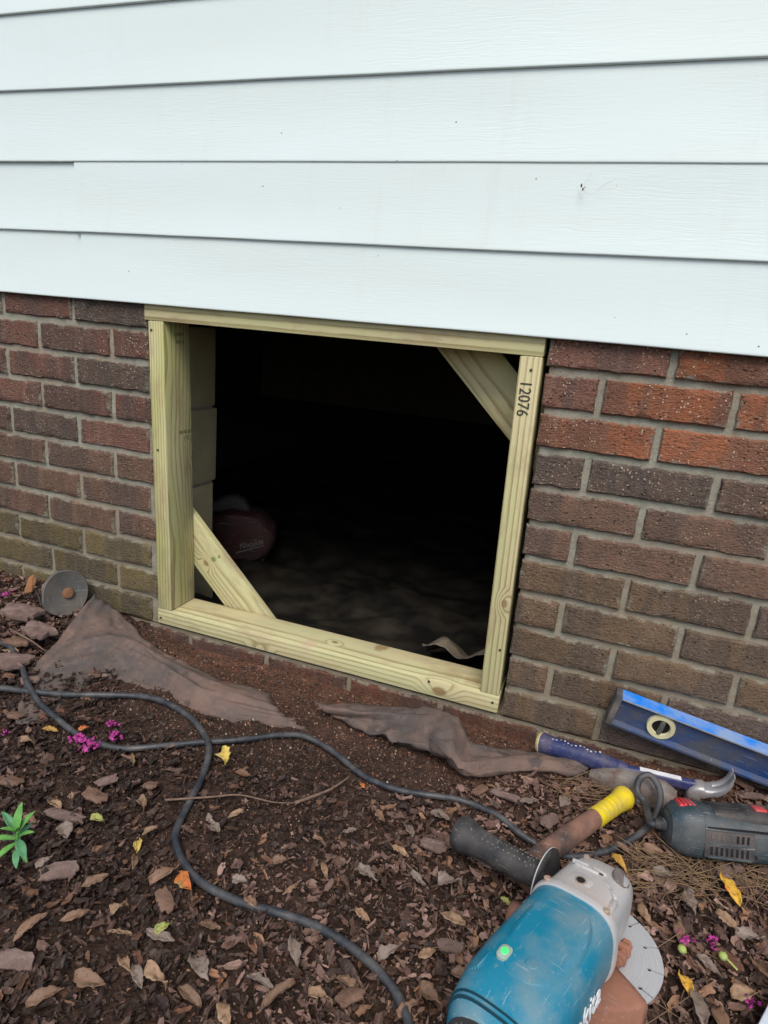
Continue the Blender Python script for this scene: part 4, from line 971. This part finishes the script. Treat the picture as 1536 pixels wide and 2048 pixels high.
# ------------------------------------------------------------------ grey metal fixture by the wall
def fixture():
    m=dusty('weathered_grey_metal',(.085,.085,.08),(.145,.12,.10),.4,.7,.2,sc=24.); rs=dusty('rusted_knob',(.16,.075,.035),(.24,.12,.06),.5,.9); gp=dusty('pale_grey_stem',(.26,.25,.26),(.22,.17,.15),.4,.8)
    c=at_y(131,1187,-.075); v=CP-c; v/=np.linalg.norm(v); nrm=np.array([.80,-.40,.22]); nrm/=np.linalg.norm(nrm)
    up=np.array([.10,.05,1.]); up-=nrm*(up@nrm); up/=np.linalg.norm(up); X=np.cross(up,nrm)
    T=thing('metal_fixture','weathered grey rounded metal plate with rusty centre knob tipped against the bricks','metal fixture',mat=basis(X,up,nrm,c))
    # rounded plate, wider above, blunt point at the side
    pts=[(-.050,-.020),(-.046,.020),(-.022,.050),(.012,.054),(.040,.040),(.052,.010),(.046,-.024),(.024,-.050),(-.014,-.052),(-.040,-.040)]
    P=catmull([(*p,0) for p in pts+pts[:1]],5)[:-1]
    mesh('plate',*loft([[np.array([p[0]*s,p[1]*s,z]) for p in P] for z,s in ((-.022,.80),(-.016,.94),(-.006,1.),(.0,.985),(.0018,.95),(.0005,.90))]),m,T,smooth=50)
    mesh('knob',*loft([ring((.006,.0,z),(1,0,0),(0,1,0),a,a,24) for z,a in ((-.004,.0135),(.004,.0130),(.0065,.0105),(.0072,.005))]),rs,T,smooth=50)
    mesh('stem',*loft([ring((-.008,.004,z),(1,0,0),(0,1,0),a,a,24) for z,a in ((-.075,.022),(-.070,.025),(-.040,.026),(-.018,.028))]),gp,T,smooth=50)
    Mi=basis(X,up,nrm,c).inverted()
    w_=[hit(82,1212,.020),hit(78,1195,.034),hit(70,1180,.044),hit(64,1186,.030),hit(58,1180,.020)]
    mesh('wire',*tube([np.array(Mi@Vector(p)) for p in catmull(w_,6)],.0022,8),plain('wire_black',(.015,.015,.016),.6),T)
fixture()

# ------------------------------------------------------------------ single pieces that stand out in the litter
def one_leaf(name,px,py,length,width,yaw_px,h,m,label,cat,curl=.2,group=None,lobes=0,seed=0,tilt=(0,0),thick=.0006):
    """yaw_px: image angle of the long axis, turned into a ground direction by a second pixel"""
    p=hit(px,py,h); q=hit(px+20*math.cos(R(yaw_px)),py+20*math.sin(R(yaw_px)),h); d=q-p; yaw=math.atan2(d[1],d[0])
    rn=random.Random(seed+int(px*7+py)); nu,nv=11,6; V=[];F=[]; tws=rn.uniform(-.7,.7); length*=.86; width*=.86
    for i in range(nu+1):
        s=i/nu; w=math.sin(math.pi*min(1,max(.02,s))**.85)**.75*(1-.25*s)
        if lobes: w*=1-.35*abs(math.sin(lobes*math.pi*s))
        for j in range(nv+1):
            t=(j/nv-.5)*2; jag=1+(.22 if lobes==0 else .34)*rn.uniform(-1,.6)*(abs(t)>.9)
            x=(s-.5)*length; y=t*w*width*.5*jag
            z=curl*(t*t)*width*.5*w-curl*.5*length*(s-.5)**2*1.6+.0016*rn.uniform(-1,1)-.0012*(1-min(1,abs(t)*3))+tws*t*(s-.5)*width
            V.append((x,y,z))
    for i in range(nu):
        for j in range(nv): a=i*(nv+1)+j; F.append([a,a+1,a+nv+2,a+nv+1])
    o=mesh(name,V,F,m,None,smooth=60); o.location=p; o.rotation_euler=(tilt[0],tilt[1],yaw); solidify(o,thick)
    tag(o,label,cat,group); return o
ML_OR=leaf_mat('orange_autumn_leaf',(.62,.33,.035),(.66,.42,.05),(.55,.14,.02)); ML_RED=leaf_mat('orange_red_leaf',(.55,.12,.03),(.60,.22,.03),(.42,.30,.10)); ML_YE=leaf_mat('yellow_leaf',(.55,.40,.09),(.50,.35,.08),(.60,.50,.20),(.08,.06,.025)); ML_OC=leaf_mat('ochre_leaf',(.50,.29,.05),(.40,.21,.045),(.56,.38,.08)); ML_TAN=leaf_mat('tan_dry_leaf',(.29,.18,.105),(.22,.135,.08),(.34,.235,.15)); ML_GRY=leaf_mat('grey_dry_leaf',(.19,.145,.118),(.24,.187,.155),(.14,.102,.08)); ML_BR=leaf_mat('brown_dry_leaf',(.17,.095,.058),(.23,.135,.085),(.12,.07,.045)); ML_GN=leaf_mat('greenish_leaf',(.22,.27,.06),(.34,.32,.10),(.30,.20,.08))
one_leaf('fallen_leaf',1462,1775,.060,.026,58,.024,ML_OR,'bright orange and yellow autumn leaf with brown spots below the power tool','leaf',.25)
one_leaf('fallen_leaf',368,1762,.040,.026,55,.022,ML_RED,'orange red leaf half buried beside the black cord','leaf',.35,tilt=(.4,0))
one_leaf('fallen_leaf',446,1511,.040,.034,75,.018,ML_YE,'mottled pale yellow leaf lying beside the cord crossing','leaf',.30)
one_leaf('fallen_leaf',1240,1726,.046,.015,50,.026,ML_OC,'curled ochre yellow leaf between hammer handle and grinder head','leaf',.7)
one_leaf('fallen_leaf',1262,1622,.026,.008,88,.028,ML_OC,'thin ochre leaf strip standing beside the yellow hammer grip','leaf',.5,tilt=(0,-.9))
one_leaf('fallen_leaf',275,1690,.026,.016,100,.020,ML_YE,'small yellow leaf among brown leaves left of the cord','leaf',.4)
one_leaf('fallen_leaf',327,1853,.026,.016,-30,.022,ML_GN,'small green and orange leaf on the dark mulch','leaf',.4)
one_leaf('fallen_leaf',195,1637,.030,.018,20,.020,ML_GN,'yellow green leaf lying near the small green plant','leaf',.3)
one_leaf('fallen_leaf',100,1458,.036,.018,10,.018,ML_OC,'tan yellow leaf at the edge of the landscape fabric','leaf',.35)
one_leaf('fallen_leaf',168,1456,.022,.016,-10,.018,ML_RED,'small salmon pink leaf fragment beside the pink petals','leaf',.2)
one_leaf('fallen_leaf',725,1570,.014,.010,40,.012,ML_RED,'tiny orange red fragment on the bare soil beside the twig','leaf',.2)
one_leaf('fallen_leaf',1012,1802,.020,.012,40,.022,ML_GN,'small green leaf fragment left of the grinder','leaf',.3)
one_leaf('fallen_leaf',1372,1965,.030,.020,60,.022,ML_OR,'small faded orange leaf right of the grinder blade','leaf',.3)
GT='tan dry leaves on the mulch'; GG='grey dry leaves on the mulch'; GB='brown dry leaves on the mulch'
tans=[(283,1604,.034,.020,70),(265,1518,.034,.013,80),(110,1606,.028,.020,20),(142,1592,.016,.012,80),(471,1627,.030,.014,-25),(300,1660,.026,.014,-30),(240,1863,.034,.012,0),(238,1812,.024,.018,-20),(312,1950,.040,.028,35),(250,1925,.034,.014,60),(583,1776,.032,.011,-40),(725,1830,.030,.016,40),(905,1835,.040,.018,28),(1000,1870,.030,.016,70),(1290,1830,.04,.016,60),(1455,1840,.036,.02,40),(1490,1985,.036,.022,10),(450,2030,.036,.018,70),(800,1700,.034,.015,30),(855,1905,.028,.014,-20),(650,1740,.03,.012,75),(55,1480,.03,.02,10),(640,1990,.036,.02,30),(20,1300,.050,.03,20)]
for i,(x,y,l,w_,a) in enumerate(tans): one_leaf('fallen_leaf',x,y,l*1.05,w_*1.05,a,.022,ML_TAN,'tan curled dry leaf lying on top of the mulch','leaf',rng.uniform(.1,.5),GT,rng.choice([0,0,3]),i,(rng.gauss(0,.18),rng.gauss(0,.15)))
greys=[(430,1656,.030,.022,50),(130,1660,.040,.03,80),(275,1950,.04,.018,70),(320,1870,.05,.03,20),(420,1640,.026,.016,60),(90,1720,.03,.02,-30),(735,1745,.045,.03,40),(700,1660,.032,.018,-20),(880,1630,.04,.028,20),(1130,1600,.045,.03,-60),(1060,1600,.05,.025,-15),(960,1720,.045,.028,30),(900,1760,.04,.03,10),(820,1660,.036,.02,70),(400,1930,.05,.028,60),(590,1900,.04,.02,75),(480,1760,.03,.02,20),(1380,1800,.05,.032,70),(1330,1745,.04,.022,10),(1400,2010,.05,.026,75),(1500,1870,.04,.026,20),(1420,1930,.04,.02,40),(780,1900,.04,.024,-20),(840,1760,.04,.02,40),(520,1960,.042,.022,20)]
for i,(x,y,l,w_,a) in enumerate(greys): one_leaf('fallen_leaf',x,y,l,w_,a,.020,ML_GRY,'pale grey brown dry leaf lying on top of the mulch','leaf',rng.uniform(.05,.4),GG,rng.choice([0,3,4]),i+50,(rng.gauss(0,.18),rng.gauss(0,.15)))
browns=[(60,1640,.03,.02,20),(190,1760,.04,.022,-20),(60,1850,.05,.02,-35),(150,1830,.04,.016,-20),(270,1720,.03,.014,95),(330,1745,.05,.02,-25),(420,1850,.034,.02,10),(500,1800,.03,.02,40),(560,1720,.026,.018,0),(640,1680,.028,.014,30),(760,1630,.03,.02,50),(550,1990,.06,.018,-40),(690,1960,.03,.02,20),(860,1990,.045,.025,50),(930,1950,.04,.022,20),(900,1690,.04,.02,60),(1000,1690,.04,.024,20),(1190,1640,.03,.018,30),(1250,1700,.04,.016,40),(1310,1700,.04,.02,20),(1360,1870,.05,.018,75),(1440,2040,.05,.025,85),(1520,1930,.04,.02,60),(820,2010,.04,.02,-30),(180,1960,.05,.025,20),(90,1990,.045,.02,-20),(380,1990,.04,.02,30)]
for i,(x,y,l,w_,a) in enumerate(browns): one_leaf('fallen_leaf',x,y,l,w_,a,.021,ML_BR,'reddish brown dry leaf lying on top of the mulch','leaf',rng.uniform(.1,.5),GB,rng.choice([0,0,3]),i+90,(rng.gauss(0,.2),rng.gauss(0,.2)))
def bark_piece(px,py,l,w_,yaw,h,m,label,group=None,name='bark_piece',th=.007,tilt=(0,0)):
    p=hit(px,py,h); q=hit(px+20*math.cos(R(yaw)),py+20*math.sin(R(yaw)),h); d=q-p; rn=random.Random(int(px*3+py))
    n=22; out=[]; ph=rn.uniform(0,50)
    for k in range(n):
        a=2*math.pi*k/n; r=1+.20*mnoise.noise((math.cos(a)*2+ph,math.sin(a)*2,1.))+.16*rn.uniform(-1,.6)
        out.append((r*l*.46*math.copysign(abs(math.cos(a))**.6,math.cos(a)),r*w_*.46*math.copysign(abs(math.sin(a))**.6,math.sin(a))))
    rings=[]
    for sc_,zz in ((.94,-.5),(1.,-.1),(.97,.32),(.80,.42),(.55,.45),(.28,.47),(.04,.46)):
        rings.append([(x*sc_,y*sc_,th*zz+(th*.30*mnoise.noise((x*sc_*55+ph,y*sc_*160,2.))+th*.22*mnoise.noise((x*sc_*150+ph,y*sc_*200,5.)) if zz>.2 else 0)-.18*(y*sc_)**2/max(w_,.01)) for x,y in out])
    V,F=loft(rings)
    o=mesh(name,V,F,m,None,smooth=45); o.location=p; o.rotation_euler=(tilt[0],tilt[1],math.atan2(d[1],d[0])); return tag(o,label,'bark',group)
MB_P=mottled('pinkish_bark',(.215,.150,.128),(.125,.082,.069),26.,.92,.15,.9,.004); MB_B=mottled('brown_bark',(.13,.075,.052),(.20,.125,.09),30.,.92,.15,.9,.004); MB_R=mottled('rust_bark',(.30,.14,.065),(.22,.12,.07),30.,.9,.15,.7,.003)
bark_piece(45,1222,.10,.06,20,.040,MB_P,'large pinkish bark slab in front of the grey metal fixture',th=.014)
bark_piece(78,1258,.085,.055,30,.040,MB_P,'cracked pinkish bark slab touching the edge of the fabric',th=.014)
bark_piece(62,1168,.075,.022,-58,.055,MB_R,'rust coloured wood splinter standing beside the grey metal fixture',name='wood_splinter',th=.008,tilt=(.5,-.3))
bark_piece(15,1320,.11,.06,8,.026,MB_P,'pale bark slab lying beside the cord by the fabric',th=.012)
bark_piece(36,1282,.06,.035,10,.026,MB_B,'brown bark slab above the pale slab beside the cord',th=.009)
for i,(x,y,l,w_,a) in enumerate([(130,1630,.09,.03,15),(190,1590,.06,.035,20),(215,1560,.05,.03,-20),(20,1560,.06,.035,20),(120,1740,.07,.04,-10),(30,1430,.05,.03,20),(60,1360,.05,.03,-10),(300,1570,.04,.024,30),(1010,1590,.07,.022,20),(960,1580,.05,.022,-30),(1100,1640,.06,.035,-40),(1150,1680,.05,.028,10),(870,1690,.06,.034,20),(1480,1560,.07,.035,20),(1500,1590,.06,.03,10),(1420,1610,.05,.028,10),(1460,1740,.06,.03,-15),(1040,1880,.05,.03,40),(900,1890,.05,.03,20),(330,1800,.05,.03,60),(30,1920,.06,.034,10),(700,1990,.05,.03,-30)]):
    bark_piece(x,y,l*.8,w_*.72,a,.016,MB_B if i%2 else MB_P,'brown bark chip lying on the mulch' if i%2 else 'pinkish bark chip lying on the mulch','brown bark chips on the mulch' if i%2 else 'pinkish bark chips on the mulch',name='bark_chip',th=.0045,tilt=(rng.gauss(0,.12),rng.gauss(0,.12)))
# twigs
M_TW=mottled('dry_twig',(.19,.125,.09),(.10,.065,.048),60.,.9)
def twig(pts,r,label):
    P=catmull([hit(*p) for p in pts],6); n=len(P); V,F=tube(P,[r*(1-.5*i/n) for i in range(n)],7); b=np.mean(V,0); tag(mesh('twig',V,F,M_TW,loc=b,smooth=180),label,'twig')
twig([(590,1606,.012),(628,1592,.016),(662,1578,.018),(700,1553,.016)],.0030,'short straight grey twig lying on the bare soil')
twig([(330,1600,.020),(420,1594,.018),(480,1590,.016),(545,1604,.014),(592,1606,.012)],.0018,'thin bent dark twig running from the cord to the short twig')
twig([(20,1258,.05),(60,1280,.045),(88,1300,.036)],.0022,'thin tan twig poking out by the edge of the fabric')
# petals and buds
M_PET=mottled('magenta_petal',(.30,.022,.16),(.42,.06,.27),60.,.6); M_BUD=mottled('green_bud',(.26,.33,.07),(.36,.42,.14),40.,.5)
def petals(px,py,s,n,label,h=.020):
    p=hit(px,py,h); rn=random.Random(px*3+py); vf=[]
    for k in range(int(n*1.6)):
        s_=s*.72; c=np.array([rn.gauss(0,s_*.36),rn.gauss(0,s_*.30),rn.uniform(0,s_*.30)]); a=rn.uniform(0,6.28); r_=s_*rn.uniform(.13,.25)
        pts=[(0,0,0)]+[(r_*(1+.28*(-1)**i+.12*rn.uniform(-1,1))*math.cos(2*math.pi*i/10),r_*(1+.28*(-1)**i)*math.sin(2*math.pi*i/10),r_*.5*rn.uniform(-.6,1)) for i in range(10)]
        Rm=rotm(a,rn.gauss(0,.7),rn.gauss(0,.7)); vf.append(([tuple(Rm@np.array(q)+c) for q in pts],[[0,1+i,1+(i+1)%10] for i in range(10)]))
    V,F=join(*vf); o=mesh('flower_petals',V,F,M_PET,None,smooth=60); o.location=p; solidify(o,.0004); return tag(o,label,'petals')
petals(160,1480,.030,14,'largest crumpled magenta blossom lying under the black cord'); petals(182,1494,.026,12,'magenta blossom beside the largest one under the cord'); petals(222,1449,.022,10,'magenta blossom on the soil apart from the cord'); petals(229,1474,.024,11,'magenta blossom just beyond the cord')
petals(14,1190,.024,8,'magenta petals caught between bark chips by the wall',.035); petals(1370,1879,.018,9,'small magenta blossom beside a green bud near the blade'); petals(1425,1880,.016,8,'small magenta blossom beside a stalked green bud'); petals(1428,1897,.012,6,'tiny magenta petals by the stalked green bud'); petals(1508,2010,.020,7,'dull pink petals by the white edged case'); petals(8,1466,.018,6,'dull pink petals at the edge of the dark mulch left of the fabric')
for (px,py,r_,lb,stalk) in ((1364,1898,.0055,'round green flower bud near the grinder blade',0),(1446,1912,.0055,'green flower bud with a short stalk',1)):
    p=hit(px,py,.022); vf=lathe([(-r_,.0004),(-r_*.7,r_*.7),(0,r_),(r_*.6,r_*.8),(r_*1.1,.0006)],(0,0,0),'x',12)
    if stalk: vf=join(vf,tube([(r_,0,0),(r_*2,-.001,0),(r_*3.4,-.002,-.001)],.0011,6))
    o=mesh('flower_bud',*vf,M_BUD,None,smooth=60); o.location=p; o.rotation_euler=(0,.2,-.4); tag(o,lb,'flower bud')
# young plant
def plant():
    t=NT('young_green_leaf',.45,.4); m=t.fin(t.mix(t.map(t.noise(60.),.35,.65),(.075,.22,.045),(.13,.32,.07)),.5,t.bump(t.noise(150.),.3,.0008)); t2=NT('blue_green_leaf',.45,.4); m2=t2.fin(t2.mix(t2.map(t2.noise(60.),.35,.65),(.060,.19,.085),(.10,.26,.12)),.5)
    b=hit(34,1712,.012); T=thing('seedling_plant','small leafy green plant growing in the mulch','plant',tuple(b)); T.scale=(.86,.86,.86)
    mesh('stem',*tube(catmull([(0,0,-.01),(.001,.002,.014),(0,.003,.030),(.002,.003,.046)],4),.0018,8),m,T)
    rn=random.Random(4)
    for k,(az,el,l,z) in enumerate([(-28,4,.046,.030),(55,58,.042,.040),(108,74,.046,.044),(172,48,.044,.040),(210,12,.046,.030),(262,2,.040,.024),(312,-8,.038,.018),(345,-14,.030,.012),(20,30,.030,.036),(140,22,.03,.018),(235,44,.026,.046),(318,52,.024,.048),(80,35,.030,.030)]):
        V=[];F=[];nu=8
        for i in range(nu+1):
            s=i/nu; l2=l; w=.0055*math.sin(math.pi*min(.985,.06+.92*s))**.8*(l/.036)
            for j,tt in enumerate((-1,-.5,0,.5,1)): V.append((l*s,w*tt,.25*w*tt*tt*2-.25*l*s*s*.6))
        for i in range(nu):
            for j in range(4): a=i*5+j; F.append([a,a+1,a+6,a+5])
        o=mesh('leaf',V,F,m if k%3 else m2,T,smooth=180); o.location=(0,.003,z); o.rotation_euler=(rn.gauss(0,.2),-R(el),R(az)); solidify(o,.0005)
plant()
# edge of a yellow case with a white lid at the corner of the bed
def case():
    p=hit(1531,2050,.018); a=R(62); X=np.array([math.cos(a),math.sin(a),0]); T=thing('tool_case','white topped yellow box lying on the mulch, mostly outside the view','case',mat=basis(X,(-X[1],X[0],0),(0,0,1),p))
    mesh('tray',*box_vf((-.06,-.075,-.010),(.045,.0,.016),.003,2),plain('yellow_plastic',(.60,.45,.04),.5),T); mesh('lid',*box_vf((-.062,-.077,.0162),(.047,.004,.030),.003,2),plain('white_blue_plastic',(.60,.66,.72),.4),T)
case()
# insect remains and threads of web on the siding
def bug():
    c=at_y(1165,376,-.0185); T=thing('insect_remains','tiny brown insect remains hanging in threads of web on the white siding','insect remains',tuple(c)); m=mottled('insect_brown',(.10,.045,.015),(.05,.025,.012),300.,.6); mw=plain('web_grey',(.50,.50,.46),.6)
    for dx,dz,l in ((-.002,.003,.0030),(.001,-.002,.0026),(.0035,.0006,.0014)): mesh('husk',*lathe([(-l,.0002),(-l*.5,l*.4),(0,l*.5),(l*.6,l*.35),(l,.0002)],(dx,-.002,dz),'z',8),m,T)
    for pts in ([(0,-.001,0),(.008,-.001,-.008),(.018,0,-.008),(.030,0,.004),(.048,.001,.014)],[(.0,-.001,.004),(.006,0,.012),(.010,.002,.022)]): mesh('web_thread',*tube(catmull(pts,5),.00018,4),mw,T)
bug()
